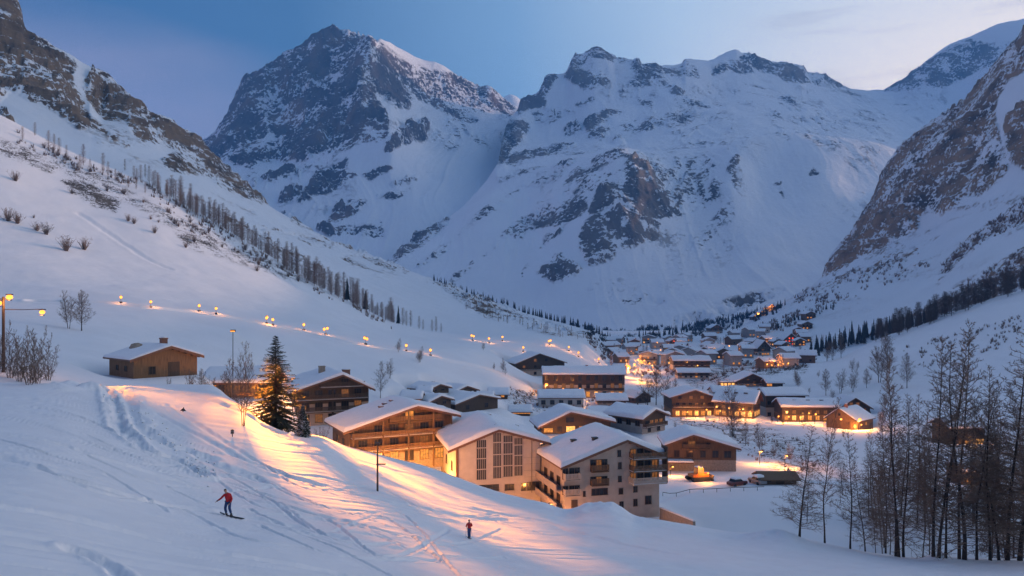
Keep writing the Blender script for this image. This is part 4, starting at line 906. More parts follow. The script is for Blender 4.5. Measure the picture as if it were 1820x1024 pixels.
        for px, py, w_, h_ in ((1101, 812, .5, 1.0), (1102, 834, .5, 1.0), (1102, 857, .5, .9), (1104, 879, .6, .9), (1105, 905, .6, 1.1), (1131, 877, .6, .9), (1131, 902, .6, 1.1), (1155, 900, 1.0, 1.3), (1037, 879, .3, .8), (1065, 878, 2.7, 1.0)):
            wn('f', P(px), Q(py) , w_, h_, 'd', WOODD, 1 if w_ < 2 else 3)
        for za, zb_, u0, u1 in ((816, 834, 1048, 1079), (846, 858, 1048, 1079)):
            for i in range(3): wn('f', P(u0 + (u1 - u0) * (i + .5) / 3), Q(zb_), P(u0 + 9) - P(u0), Q(za) - Q(zb_), 'd' if i != 1 else 'm', WOODD, 1)
            balcony(root, P(u0), P(u1), Q(zb_ + 1), .9, WOOD)
        for za, zb_ in ((798, 814), (817, 836), (840, 858)):
            for i in range(4): wn('f', P(1120 + 13.5 * (i + .5)), Q(zb_) + .05, .95, min(1.5, Q(za) - Q(zb_) - .3), 'd' if i % 3 else 'm', WOODD, 1)
            o = balcony(root, P(1119), P(1182), Q(zb_ + 1.5), 1.9, PLAS if zb_ > 850 else WOOD, True)
            MB().box(P(1181), P(1183), -1.9, -.1, Q(zb_) - .1, Q(za) + .25).build('balcony_post', WOODD, root)
        for za, zb_, lit in ((826, 846, 'd'), (857, 873, 'd')):
            for px in (1000, 1012, 1021): wn('f', P(px + 3), Q(zb_), .85, Q(za) - Q(zb_) - .2, lit, WOOD, 1)
            balcony(root, P(999), P(1027), Q(zb_ + .5), 1.3, PLAS)
        MB().box(P(1014), P(1025), -.08, -.003, Q(923), Q(884)).build('door', WOODD, root)
        for u, z in ((.2, 2.9), (.45, 2.9), (.7, 2.9), (.2, 5.8), (.45, 5.8), (.7, 5.8)): wn('l', d * u, z, 1.6, 1.3, 'd', WOOD, 2)
        balc = MB().box(xl - 1.2, xl - .02, .6, d - 1, 5.0, 5.25).box(xl - 1.2, xl - 1.1, .6, d - 1, 5.253, 6.2); balc.build('side_balcony', PLAS, root)
        balc = MB().box(xl - 1.2, xl - .02, .6, d - 1, 2.1, 2.35).box(xl - 1.2, xl - 1.1, .6, d - 1, 2.353, 3.3); balc.build('side_balcony', PLAS, root)
        for x, y in ((-6.4, .55), (-3.9, .28)): chimney(roof, xp + x, d * y, hp + x * sl + .3, .8, 1.0, METAL, False)
    elif sty == 'stone':
        for u, w_ in ((.14, 1.2), (.33, 1.5), (.52, 1.2), (.70, 1.3), (.88, 1.5)): wn('f', xl + W * u, 3.2, w_, 1.5, 'd').location.y = f0
        wn('f', xl + W * .36, 5.6, 1.6, 1.3, 'm').location.y = f0; wn('f', xl + W * .60, 5.5, .9, 1.0, 'd').location.y = f0
        balcony(root, xl + W * .22, xl + W * .62, 5.3, 1.0, WOOD)
        MB().box(xl - 1.2, xl + W * .36, -2.6, -.06, 2.15, 2.4).build('porch_roof', FASC, root)
        MB().box(xl - 1.2, xl + W * .36, -2.6, -.06, 2.403, 2.75).build('porch_snow', SNOWR, root)
        MB().box(xl - .6, xl + .2, -.07, -.003, 0, 2.0).build('door', WOODD, root)
        chimney(roof, xp - 2.2, d * .6, hp - 1.0, .7, .7, BRICK)
    elif sty == 'grey':
        for i in range(4): wn('l', d * (i + .5) / 4, 2.1, 1.5, 1.4, 'd')
        front_rows([2.0], 4, 1.5, 1.5, 'ddm', bars=1); front_rows([.3], 2, 1.2, 1.2, 'd'); balcony(root, xl + .3, xr - .3, 1.8, 1.2, WOODD, True)
        c_ = MB().tube([(xp + .5, d * .45, hp - .3), (xp + .5, d * .45, hp + 1.6)], [.2, .2], 8).build('stove_pipe', METAL, roof); chimney(roof, xp - 2.4, d * .5, hp - .9, .7, .7, BRICK)
    elif sty == 'glow':
        for u, w_, lit in ((.10, 2.4, 'l'), (.26, 1.2, 'd'), (.42, 2.4, 'w'), (.58, 1.4, 'l'), (.72, 1.2, 'l'), (.87, 1.4, 'm')): wn('f', xl + W * u, .4, w_, 1.5 if .2 < u < .8 else 1.1, lit, bars=2)
        wn('f', xp, 3.0, 2.2, 1.3, 'd')
    elif sty == 'bungalow':
        for i, lit in enumerate('ddddd'): wn('l', d * (i + .5) / 5, .9, 1.5, 1.5, lit)
        chimney(roof, xp + 1.3, d * .7, hp - .5, .9, 1.0, BRICK)
    elif sty == 'block':
        n = max(6, int(d / 3.4))
        for fi in range(3):
            for i in range(n): wn('l', d * (i + .5) / n, .7 + fi * hl / 3, 1.5, hl / 3 - 1.3, rng.choice(('wld', 'ddm', 'ddd')[fi]))
        chimney(roof, xp, d * .45, hp, 1.0, 1.0, BRICK)
        o = MB().box(xl - 1.3, xl - .06, .5, d - .5, hl * .33 + .1, hl * .33 + .3).box(xl - 1.3, xl - 1.2, .5, d - .5, hl * .33 + .303, hl * .33 + 1.2).build('gallery', WOODD, root)
    elif sty in ('mid', 'red', 'cabin', 'redlit', 'glowfar'):
        lits = {'mid': 'ddm', 'red': 'dm', 'cabin': 'd', 'redlit': 'r', 'glowfar': 'w'}[sty]
        n = 2 if sty in ('cabin', 'glowfar') else 4
        if h.get('across'):
            for fi in range(st):
                for i in range(6): wn('l', d * (i + .5) / 6, .7 + fi * hl / st, 1.3, min(1.4, hl / st - 1.0), rng.choice(lits if fi else lits + 'l'))
        else:
            for fi in range(st + 1): front_rows([.7 + fi * hl / max(st, 1)], n, 1.3, min(1.4, hl / max(st, 1) - .9), lits if fi or sty != 'mid' else 'dl')
            for i in range(3): wn('l', d * (i + .5) / 3, .8, 1.1, min(1.3, hl - 1.3), 'd')
            if st == 2: balcony(root, xl + .3, xr - .3, hl * .5, 1.2, WOODD, True)
        chimney(roof, xp + W * .18, d * .5, hp - W * .18 * sr, .8, .9, BRICK)
        if sty == 'mid' and 'terrace' in h['label']:
            tr = MB().box(xl - 7.5, xl - .1, 1.5, 5, -.6, 2.1).build('terrace_room', WOODD, root)
            for i in range(4): 
                o = link('window', wn('f', 0, 0, 1.3, 1.3, 'w').data, root); o.location = (xl - 7.5 + 7.4 * (i + .5) / 4, 1.5, .3); link('pane', _wm[(1.3, 1.3, 'w', 'dark_boards', 1, 1)][1], o)
                bpy.data.objects.remove([q for q in root.children if q.name.startswith('window') and tuple(q.location) == (0, 0, 0)][0].children[0]); bpy.data.objects.remove([q for q in root.children if q.name.startswith('window') and tuple(q.location) == (0, 0, 0)][0])
            MB().box(xl - 8, xl - .2, 1.0, 5.4, 2.103, 2.5).build('terrace_snow', SNOWR, root)
    elif sty == 'inn':
        if h.get('across') or abs(h['th']) > .8:
            n = max(6, int(d / 2.6))
            for i in range(n):
                wn('l', d * (i + .5) / n, .6, 1.5, 1.7, rng.choice('wlwld')); 
                if hl > 5: wn('l', d * (i + .5) / n, hl * .52, 1.3, 1.3, rng.choice('ddm'))
            for sk in (.2, .45, .7): MB().box(-W * .22, -W * .16, d * sk, d * sk + 1.4, hp - sl * W * .19 + .55, hp - sl * W * .19 + .95).build('skylight', WOODD, roof)
        front_rows([.6], 7 if W > 14 else 3, 1.5, 1.8, 'wlld', bars=1); front_rows([hl * .5 + .3], 7 if W > 14 else 3, 1.3, 1.4, 'ddmd')
        if W > 14: balcony(root, xl + .3, xr - .3, hl * .5, 1.3, WOODD, True); front_rows([hl * .5 + 3.2], 4, 1.3, 1.2, 'dm')
        chimney(roof, xp + 1.5, d * .4, hp - .7, .8, .9, BRICK)
    elif sty == 'glowbig':
        for i, lit in enumerate('wwlmd'): wn('l', d * (i + .6) / 5.4, .9 if lit != 'd' else 3.4, 1.7, 1.9, lit)
        for i in range(4): wn('l', d * (i + .5) / 4, 3.9, 1.2, 1.2, 'd')
    elif sty == 'door':
        wn('l', d * .62, .1, .9, 1.9, 'l'); wn('l', d * .25, .9, .8, .8, 'd')
    elif sty == 'shed':
        MB().box(xl - .06, xl - .003, d * .35, d * .6, -.2, hl - .2).build('door', WOODD, root); wn('l', d * .8, .5, .7, .5, 'd')
    return root
HB = [build_house(h, k) for k, h in enumerate(HOUSES)]

# ------------------------------------------------------------------ the far village: five kinds of small chalet, copied
def far_proto(k):
    rng = random.Random(70 + k); W = (11, 13, 10, 15, 12)[k]; d = (10, 12, 9, 9, 14)[k]; hl = (5.5, 6.5, 5, 8, 6)[k]; hp = hl + (2.4, 2.6, 2.2, 2.0, 2.8)[k]
    root = thing('village_chalet', 'small snow roofed chalet in the far village cluster', 'chalet', (0, 0, 0), 0, 'far village chalets')
    MB().prism([(-W/2, -3), (W/2, -3), (W/2, hl), (0, hp), (-W/2, hl)], 0, d).build('wall', (WOOD2, PLAS, WOOD2, PLASG, WOOD)[k], root)
    r = MB().prism([(-W/2 - 1, hl - .45), (0, hp + .03), (W/2 + 1, hl - .45), (W/2 + 1, hl - .15), (0, hp + .33), (-W/2 - 1, hl - .15)], -1.2, d + .8).build('roof', FASC, root)
    MB().prism([(-W/2 - 1.05, hl - .14), (0, hp + .34), (W/2 + 1.05, hl - .14), (W/2 + .9, hl + .6), (0, hp + 1.2), (-W/2 - .9, hl + .6)], -1.25, d + .85).build('roof_snow', SNOWR, r)
    MB().box(1.5, 2.5, d * .5, d * .5 + 1, hl, hp + 1.4).build('chimney', BRICK, r)
    for fi in range(2):
        for i in range(3):
            lit = rng.choice('dmwdll' if fi == 0 else 'dddml'); 
            window(root, 'f', -W/2 + W * (i + .5) / 3, .8 + fi * hl * .48, 1.6, 1.5, lit, W, d, -W/2, W/2)
    for i in range(2): window(root, 'l', d * (i + .5) / 2, 1.2, 1.4, 1.4, rng.choice('dlw'), W, d, -W/2, W/2)
    MB().box(-W/2 + .4, W/2 - .4, -1.2, -.02, hl * .45 - .15, hl * .45).box(-W/2 + .4, W/2 - .4, -1.2, -1.1, hl * .45 + .003, hl * .45 + 1).build('balcony', WOODD, root)
    return root
PROTO = [far_proto(k) for k in range(5)]; used = [False] * 5
for x, y, rz, k in FARV:
    if used[k]: o = copy_tree(PROTO[k])
    else: o = PROTO[k]; used[k] = True
    o.location = (x, y, ground(x, y) + .1); o.rotation_euler = (0, 0, rz + (math.pi / 2 if (int(x * 7 + y) % 5) < 3 else 0))
# ------------------------------------------------------------------ trees
BARK = simple_mat('dark_bark', (0.045, 0.034, 0.028), 0.9, 0.4, 4.0, 0.3)
TWIG = simple_mat('bare_twigs', (0.17, 0.115, 0.085), 0.9, 0.35, 2.0)
TWIGF = simple_mat('frosted_twigs', (0.20, 0.185, 0.18), 0.9, 0.35, 2.0)
LARCH = simple_mat('winter_larch', (0.24, 0.16, 0.12), 0.9, 0.4, 0.7)
RUST = simple_mat('rusty_larch', (0.16, 0.075, 0.045), 0.9, 0.35, 0.7)
FIRC = simple_mat('fir_needles', (0.030, 0.036, 0.020), 0.85, 0.5, 1.2)
FIRF = simple_mat('far_fir', (0.022, 0.026, 0.024), 0.9, 0.5, 0.4)
DUST = simple_mat('snow_on_needles', (0.72, 0.74, 0.78), 0.9, 0.05, 1.0)

def wiggle(rng, p, d, L, n, bend, up):
    """a growing shoot: bends a little each step, rising (up>0) or sagging"""
    pts = [Vector(p)]; d = Vector(d).normalized()
    for i in range(n):
        d = (d + Vector((rng.gauss(0, bend), rng.gauss(0, bend), rng.gauss(0, bend) + up))).normalized(); pts.append(pts[-1] + d * (L / n))
    return pts
def bare_tree_mesh(seed, Ht, prof, r0=.20, nb=60, t0=.15, tilt=0.2, up=.05, tw=9, sub=3, rt=.016, stems=1, spread=0.0, mats=(BARK, TWIG), crooked=.02):
    """trunk mesh and crown mesh; prof(t) is how far branches reach at height share t"""
    rng = random.Random(seed); T = MB(); C_ = MB(); ga = 2.4
    for s in range(stems):
        a = s * 2 * math.pi / stems + rng.uniform(0, 1); lean = Vector((math.cos(a) * spread, math.sin(a) * spread, 1)); hs = Ht * (1 if s == 0 else rng.uniform(.7, .95))
        base = Vector((math.cos(a) * .25, math.sin(a) * .25, -.4)) if stems > 1 else Vector((0, 0, -.4))
        tp = wiggle(rng, base, lean, hs + .4, 9, crooked, .03); rr = r0 / (stems ** .4)
        T.tube(tp, [max(.012, rr * (1 - i / 9.3) ** 1.0 * (1.3 if i == 0 else 1)) for i in range(10)], 7)
        n = nb // stems
        for i in range(n):
            t = t0 + (1 - t0) * (i + rng.random()) / n; t = min(t, .985); k = t * 9; j = int(k); p = tp[j].lerp(tp[j + 1], k - j)
            L = prof(t) * rng.uniform(.65, 1.1) * Ht; az = i * ga + rng.uniform(-.5, .5); el = tilt + rng.uniform(-.2, .25) + .5 * t * t
            bp = wiggle(rng, p, (math.cos(az) * math.cos(el), math.sin(az) * math.cos(el), math.sin(el)), L, 4, .10, up)
            br = max(rt * 1.3, .012 * L + .006); C_.tube(bp, [br, br * .8, br * .6, br * .42, br * .22], 3, cap=False)
            for q in range(max(2, int(tw * (0.4 + 0.6 * L / (prof(.3) * Ht + .01))))):
                f_ = .22 + .78 * rng.random(); kk = f_ * 4; jj = min(3, int(kk)); pp = bp[jj].lerp(bp[jj + 1], kk - jj); dd = (bp[jj + 1] - bp[jj]).normalized()
                sd = Vector((rng.gauss(0, 1), rng.gauss(0, 1), rng.gauss(.15, .6))); sd = (dd * .9 + sd.normalized() * .85)
                tl = L * rng.uniform(.18, .42) * (1.15 - f_ * .5); tpz = wiggle(rng, pp, sd, tl, 2, .14, up * .6)
                C_.tube(tpz, [rt, rt * .7, rt * .4], 3, cap=False)
                for w in range(sub):
                    g = rng.random(); p3 = tpz[0].lerp(tpz[2], .2 + .8 * g); s3 = ((tpz[2] - tpz[0]).normalized() + Vector((rng.gauss(0, .6), rng.gauss(0, .6), rng.gauss(.1, .5)))).normalized()
                    C_.tube([p3, p3 + s3 * tl * rng.uniform(.35, .6)], [rt * .6, rt * .3], 3, cap=False)
    return T.mesh('trunk', mats[0], True), C_.mesh('crown', mats[1])
def tree_from(meshes, name, label, cat, p, rz, sc, group=None):
    t = thing(name, label, cat, p, rz, group); t.scale = (sc, sc, sc) if not hasattr(sc, '__len__') else sc
    link('trunk', meshes[0], t); link('crown', meshes[1], t); return t

def single(name, me, label, cat, p, rz, sc, group):
    o = link(name, me); o.location = p; o.rotation_euler = (0, 0, rz); o.scale = sc if hasattr(sc, '__len__') else (sc, sc, sc)
    return tag(o, label, cat, group)

def fir_mesh(seed, Ht, R, dens=1.0, snow=.0, mats=None):
    rng = random.Random(seed); T = MB(); C_ = MB()
    T.tube([(0, 0, -.4), (.03, .02, Ht * .5), (0, 0, Ht * .98)], [.022 * Ht, .013 * Ht, .01], 8)
    z = Ht * .05; i = 0
    while z < Ht * .985:
        t = z / Ht; Lr = R * (1 - t) ** .88 * (1 - .35 * math.exp(-t * 14)); n = max(4, int((10 - 5 * t) * dens))
        for b in range(n):
            az = i * 1.1 + b * 2 * math.pi / n + rng.uniform(-.3, .3); L = Lr * rng.uniform(.62, 1.14); el = .25 * t - .22 + rng.uniform(-.12, .12)
            if t < .25: el -= .1
            bp = wiggle(rng, (0, 0, z + rng.uniform(-.1, .1)), (math.cos(az) * math.cos(el), math.sin(az) * math.cos(el), math.sin(el)), L, 4, .05, -.03 + .09 * t)
            C_.tube(bp, [.03, .026, .02, .014, .006], 3, 0, cap=False)
            m = max(4, int(L * 6.5 * dens))
            for q in range(m):
                f_ = (q + rng.random()) / m; f_ = .12 + .88 * f_; kk = f_ * 4; jj = min(3, int(kk)); p = bp[jj].lerp(bp[jj + 1], kk - jj); d = (bp[jj + 1] - bp[jj]).normalized()
                side = d.cross(Vector((0, 0, 1))).normalized()
                for sg in (-1, 1):
                    v = (d * rng.uniform(.5, 1.0) + side * sg * rng.uniform(.4, 1.0) + Vector((0, 0, rng.uniform(-.55, .15)))).normalized()
                    l = rng.uniform(.30, .62) * (1.1 - .4 * f_) * (.55 + .45 * (1 - t)); wv = v.cross(Vector((rng.gauss(0, .4), rng.gauss(0, .4), 1))).normalized() * l * .22; dz = Vector((0, 0, -l * .12))
                    mi = 1 if (rng.random() < snow) else 0; up = Vector((0, 0, .02 if mi else 0))
                    C_.add([p + up, p + v * l * .45 + wv + dz + up, p + v * l + up, p + v * l * .45 - wv + dz + up], [(0, 1, 2, 3)], mi)
        z += Ht * .021 * (1.25 - .5 * t) / dens ** .5; i += 1
    C_.m and None
    return T.mesh('trunk', BARK, True), C_.mesh('crown', [FIRC, DUST])

def far_fir_mesh(seed, Ht=12, R=2.0):
    rng = random.Random(seed); m = MB(); m.tube([(0, 0, -.6), (0, 0, Ht * .3)], [.2, .15], 5, 1)
    lay = 9
    for k in range(lay):
        z0 = Ht * (.05 + .92 * k / lay); r = R * (1 - k / lay) ** .85 + .12; n = 11; c = Vector((rng.gauss(0, .06), rng.gauss(0, .06), 0))
        top = z0 + Ht * .2 * (1 - .4 * k / lay); vs = [c + Vector((0, 0, min(top, Ht)))]
        for q in range(n * 2):
            a = math.pi * q / n + k; rr = r * (rng.uniform(.8, 1.15) if q % 2 == 0 else rng.uniform(.35, .6)); vs.append(c + Vector((rr * math.cos(a), rr * math.sin(a), z0 - (rng.uniform(.1, .5) if q % 2 == 0 else -.25))))
        m.add(vs, [(0, 1 + q, 1 + (q + 1) % (2 * n)) for q in range(2 * n)])
    return m.mesh('far_fir', [FIRF, BARK])
def far_larch_mesh(seed, Ht=13, R=1.9, nb=105, mat=LARCH, rt=.042, col=.5):
    rng = random.Random(seed); m = MB(); m.tube([(0, 0, -.8), (0, 0, Ht * .5), (rng.gauss(0, .15), 0, Ht)], [.16, .10, .03], 4)
    for i in range(nb):
        t = .07 + .92 * (i + rng.random()) / nb; L = R * (math.sin(math.pi * min(1, (t ** .8 * .80 + .17))) ** col) * rng.uniform(.5, 1.12); az = i * 2.4; el = rng.uniform(-.05, .7)
        p = Vector((0, 0, t * Ht)); d = Vector((math.cos(az) * math.cos(el), math.sin(az) * math.cos(el), math.sin(el))); e = p + d * L
        m.tube([p, p + d * L * .5 + Vector((0, 0, -.05)), e], [rt, rt * .8, rt * .4], 3, cap=False)
        for q in range(5):
            b = p + d * L * rng.uniform(.2, .95); v = (d + Vector((rng.gauss(0, .7), rng.gauss(0, .7), rng.gauss(.3, .5)))).normalized()
            m.tube([b, b + v * rng.uniform(.4, .9)], [rt * .7, rt * .3], 3, cap=False)
    return m.mesh('far_larch', mat)

LARCHD = simple_mat('dark_winter_wood', (0.07, 0.052, 0.045), 0.9, 0.4, 0.7)
rg = random.Random(11)
FIRS = [far_fir_mesh(s, 12, R) for s, R in ((1, 1.9), (2, 2.3), (3, 1.6), (4, 2.0))]
LAR = [far_larch_mesh(s, 13, R, mat=M_, col=c) for s, R, M_, c in ((1, 2.2, LARCH, .5), (2, 2.7, LARCH, .6), (3, 1.9, LARCH, .5), (4, 2.5, LARCH, .7), (5, 2.1, RUST, .6))]
LARD = [far_larch_mesh(s, 13, R, mat=LARCHD, rt=.055, col=c) for s, R, c in ((11, 2.2, .5), (12, 2.7, .6), (13, 2.4, .7))]
def along(pts, n, jx=0, jy=0, rng=rg):
    P = np.asarray(pts, float); L = np.concatenate([[0], np.cumsum(np.hypot(*np.diff(P, axis=0).T))])
    return [(float(np.interp(u, L, P[:, 0])) + rng.gauss(0, jx), float(np.interp(u, L, P[:, 1])) + rng.gauss(0, jy)) for u in ((i + rng.random()) / n * L[-1] for i in range(n))]
# the larch row that crosses the left hillside
row = [(285,338),(340,373),(400,409),(470,450),(530,491),(580,520),(640,550),(700,577)]
gl_ = 'larches in the row crossing the left hillside'
for k, (px, py) in enumerate(along(row, 196, 5, 0)):
    Y = rg.uniform(500, 550); p = atY(px, Y, ('B',)); dens = 1.0
    rusty = rg.random() < .16; s_ = rg.choice((.6, .85, .95, 1.05)) * rg.uniform(.85, 1.15) * (1.1 if 470 < px < 640 else 1)
    single('larch_tree', LAR[4] if rusty else LAR[rg.randrange(4)], 'bare brown larch in the dense row crossing the left hillside', 'larch', p, rg.uniform(0, 6), (s_, s_, s_ * rg.uniform(.9, 1.15)), gl_)
gl2 = 'scattered larches above the row'
for px, py, h_ in [(62,238,9),(40,245,9),(86,262,13),(96,266,12),(105,270,11),(118,275,8),(148,290,14),(142,297,10),(160,300,8),(183,303,13),(192,310,10),(205,318,8),(222,300,8),(238,318,10),(243,322,10),(250,318,11),(265,322,12),(258,312,9),(272,330,11),(280,335,12),(228,330,8),(242,332,8),(258,340,8)]:
    p = pick(px, py + 4, ('B', 'C')); rd = px == 148
    single('larch_tree', LAR[4] if rd else LAR[rg.randrange(4)], 'rust coloured larch standing out among the grey ones on the upper left hillside' if rd else 'grey bare larch scattered on the upper left hillside below the cliffs', 'larch', p, rg.uniform(0, 6), h_ / 13 * p.y / 560 * 1.05, None if rd else gl2)
FARFIR_N = [0]
def fir(px, py, hpx, label, group, only=None, Y=None, w=1.0):
    p = atY(px, Y, only) if Y else pick(px, py, only)
    if p is None or p.z < -500: return
    s_ = hpx / F * p.y / 12; FARFIR_N[0] += 1
    return single('fir_tree', FIRS[rg.randrange(4)], label, 'fir', p, rg.uniform(0, 6), (s_ * w, s_ * w, s_), group)
fir(617, 533, 42, 'tallest dark fir in the larch row on the left hillside', None, ('B',), 515); fir(650, 550, 36, 'second dark fir in the larch row, lower down the row', None, ('B',), 515); fir(708, 578, 34, 'brown green fir near the bottom end of the larch row', None, ('B',), 515)
for k, (px, h_) in enumerate(((671,22),(679,26),(690,24),(698,28),(716,30),(722,26),(730,28),(745,22),(752,18),(768,20),(775,26),(784,16))):
    p = atY(px, 518, ('B',)); single('larch_tree', LAR[k % 4], 'loose bare larch trailing off the lower end of the row', 'larch', p, k, h_ / F * 518 / 12.5, 'larches at the lower end of the row')
# firs along the far shoulder of the left mountain and in the valley behind it
for px, py in along([(770,497),(850,531),(950,562),(1030,584),(1085,602)], 72, 1.5, 0):
    Y = float(np.interp(px, [750, 850, 950, 1030, 1085], [1085, 1075, 1045, 995, 945])) + rg.uniform(-12, 6); fir(px, 0, rg.uniform(8, 14) + (px - 770) * .012, 'small dark fir on the far shoulder running down to the valley', 'firs on the far shoulder', ('C',), Y)
for px, py in along([(830,545),(900,570),(980,590),(1040,606)], 34, 8, 3):
    p = pick(px, py, ('C', 'B'))
    if p: single('larch_tree', LAR[rg.randrange(4)], 'small grey larch on the slope below the far shoulder', 'larch', p, rg.uniform(0, 6), rg.uniform(9, 15) / F * p.y / 13, 'larches below the far shoulder')
# dark fir belts at the foot of the right mountain
for px, py in along([(1100,612),(1200,596),(1290,580),(1350,562),(1395,546)], 86, 3, 3.5):
    fir(px, py, rg.uniform(11, 18), 'dark fir in the belt climbing the foot of the right hand slope', 'firs in the lower belt', ('D', 'E', 'B'))
for px, py in along([(1290,606),(1340,594),(1400,578),(1450,558),(1480,545)], 60, 3, 2):
    fir(px, py, rg.uniform(8, 14), 'small fir in the narrow belt above the red lit chalet', 'firs in the upper belt', ('D',))
# larger firs and bare wood on the snow slope at the right
for px, py in along([(1440,630),(1480,622),(1530,606),(1580,592),(1655,572)], 84, 5, 4):
    fir(px, py, rg.uniform(18, 34), 'dark fir in the wood at the foot of the right mountain slope', 'firs behind the snow ridge', ('D',), w=.85)
for px, py in along([(1560,640),(1620,606),(1700,575),(1760,552),(1830,525),(1900,500)], 110, 7, 4):
    x_ = px; p = atY(px, rg.uniform(462, 505), ('B', 'D')); s_ = rg.uniform(30, 46) / F * p.y / 13
    single('bare_tree', LARD[rg.randrange(3)], 'bare tree in the wood along the snowy ridge behind the tall trunks', 'bare tree', p, rg.uniform(0, 6), (s_ * 1.1, s_ * 1.1, s_), 'bare wood on the snowy ridge')
# scrub that nobody could count on the right mountain and massif foot
def scrub(name, areas, n, smin, smax, only, mat, seed):
    rng = random.Random(seed); m = MB()
    for poly, k in areas:
        P = np.asarray(poly, float); x0, y0 = P.min(0); x1, y1 = P.max(0); c = 0; tries = 0
        while c < k and tries < k * 12:
            tries += 1; x, y = rng.uniform(x0, x1), rng.uniform(y0, y1)
            if poly_mask(np.array([x]), np.array([y]), poly, 3)[0] < .5 or vn2(np.array([x / 14.]), np.array([y / 14.]), seed)[0] < rng.uniform(.2, .75): continue
            p = pick(x, y, only)
            if p is None: continue
            c += 1; h_ = rng.uniform(smin, smax) / F * p.y
            for q in range(9):
                a = rng.uniform(0, 6.3); d = Vector((math.cos(a) * rng.uniform(.1, .6), math.sin(a) * rng.uniform(.1, .6), 1)).normalized(); b = p + Vector((rng.gauss(0, .12), rng.gauss(0, .12), -.1)) * h_
                m.tube([b, b + d * h_ * rng.uniform(.5, 1)], [h_ * .06, h_ * .02], 3, cap=False)
    o = m.build(name, mat); o['kind'] = 'stuff'; return o
scrub('scrub', [(d3([(640,840),(860,680),(1000,600),(1000,760),(860,770),(700,850),(580,950),(545,990),(560,930)]), 420), (d3([(600,1010),(700,960),(860,860),(1000,800),(1000,1010),(860,1010),(700,1024)]), 420),
    (zp(1200, 330, 2.926, [(1300,640),(1500,540),(1814,400),(1814,520),(1500,640),(1250,720),(900,820),(1100,740)]), 620), (zp(1200, 330, 2.926, [(600,560),(900,440),(1300,330),(1340,420),(1000,560),(700,690)]), 150),
    (zp(1200, 330, 2.926, [(400,740),(620,660),(800,560),(760,650),(560,760)]), 160)], 0, 3.5, 9, ('D',), LARCH, 3)
scrub('undergrowth', [([(1240,676),(1330,645),(1440,640),(1436,656),(1330,664),(1250,680)], 260), ([(1090,650),(1200,650),(1200,668),(1100,668)], 120), ([(1040,600),(1110,605),(1110,640),(1070,640)], 220),
    ([(1600,620),(1820,560),(1820,610),(1640,660)], 200), ([(1000,690),(1100,715),(1080,730),(960,725)], 60), ([(900,688),(980,700),(1010,720),(960,735),(900,715)], 70), ([(1190,745),(1300,740),(1420,775),(1470,830),(1400,850),(1330,812),(1250,770)], 150)], 0, 3, 8, ('B', 'C'), TWIG, 4)
scrub('valley_wood', [([(1095,598),(1200,583),(1330,560),(1400,540),(1330,580),(1200,606),(1100,615)], 300), ([(1090,590),(1180,580),(1180,600),(1100,605)], 100), ([(1010,575),(1090,590),(1100,612),(1060,606)], 160)], 0, 5, 11, ('E', 'D', 'C'), FIRF, 5)
scrub('brushwood', [([(250,322),(330,366),(460,446),(560,508),(700,580),(700,588),(560,520),(460,458),(330,380),(250,332)], 330), ([(30,235),(150,290),(260,325),(260,340),(140,305),(30,255)], 90), ([(260,345),(340,375),(470,455),(480,480),(400,440),(300,395)], 60)], 0, 4, 11, ('B',), LARCH, 6)
# shrubs on the left hillside
SHR = [bare_tree_mesh(200 + k, 3.2, lambda t: .38 * (1 - t * .5), .05, 22, .02, .75, .05, 5, 2, .028, 4, .35, (TWIG, TWIG)) for k in range(2)]
SHM = []
for k in range(3):
    rng = random.Random(300 + k); m = MB()
    for q in range(34):
        a = rng.uniform(0, 6.3); e = rng.uniform(.75, 1.5); pts = wiggle(rng, (rng.gauss(0, .2), rng.gauss(0, .2), -.1), (math.cos(a) * math.cos(e), math.sin(a) * math.cos(e), math.sin(e)), rng.uniform(1.5, 3.2), 3, .12, .03); m.tube(pts, [.06, .045, .03, .015], 3, cap=False)
        for w in range(5): b = pts[rng.randrange(1, 4)]; v = Vector((rng.gauss(0, .6), rng.gauss(0, .6), rng.uniform(.2, 1))).normalized(); m.tube([b, b + v * rng.uniform(.4, 1)], [.03, .012], 3, cap=False)
    SHM.append(m.mesh('shrub', TWIG))
for px, py, h_, lb in [(14,393,26,'rounded bare shrub, highest of the pair near the snow field edge'), (31,397,22,'thin upright shrub beside the rounded one'), (66,410,18,'left twin of the low shrub pair'), (82,417,22,'wide dark shrub of the low pair'), (118,446,28,'fan shaped bare shrub alone in open snow'), (150,444,24,'small bare shrub just beside the fan shaped one'), (27,322,20,'small pale shrub high on the open slope')]:
    p = pick(px, py, ('B',)); single('bare_shrub', SHM[int(px) % 3], lb.replace('left twin', 'smaller one'), 'shrub', p, px, h_ / F * p.y / 3.2, None)
for px, py in [(268,390),(282,396),(299,378),(310,398),(317,402),(338,396),(360,418),(228,393),(238,398),(275,414),(455,462),(460,470),(457,482),(480,470),(500,478),(512,492),(505,470),(436,445),(445,452),(530,500),(345,430),(330,440),(60,388),(220,345),(255,360),(190,340),(128,345),(395,440)]:
    p = pick(px, py, ('B',)); single('bare_shrub', SHM[rg.randrange(3)], 'tiny dark shrub dotted on the left hillside below the larch row', 'shrub', p, rg.uniform(0, 6), rg.uniform(6, 13) / F * p.y / 3, 'tiny shrubs on the left hillside')

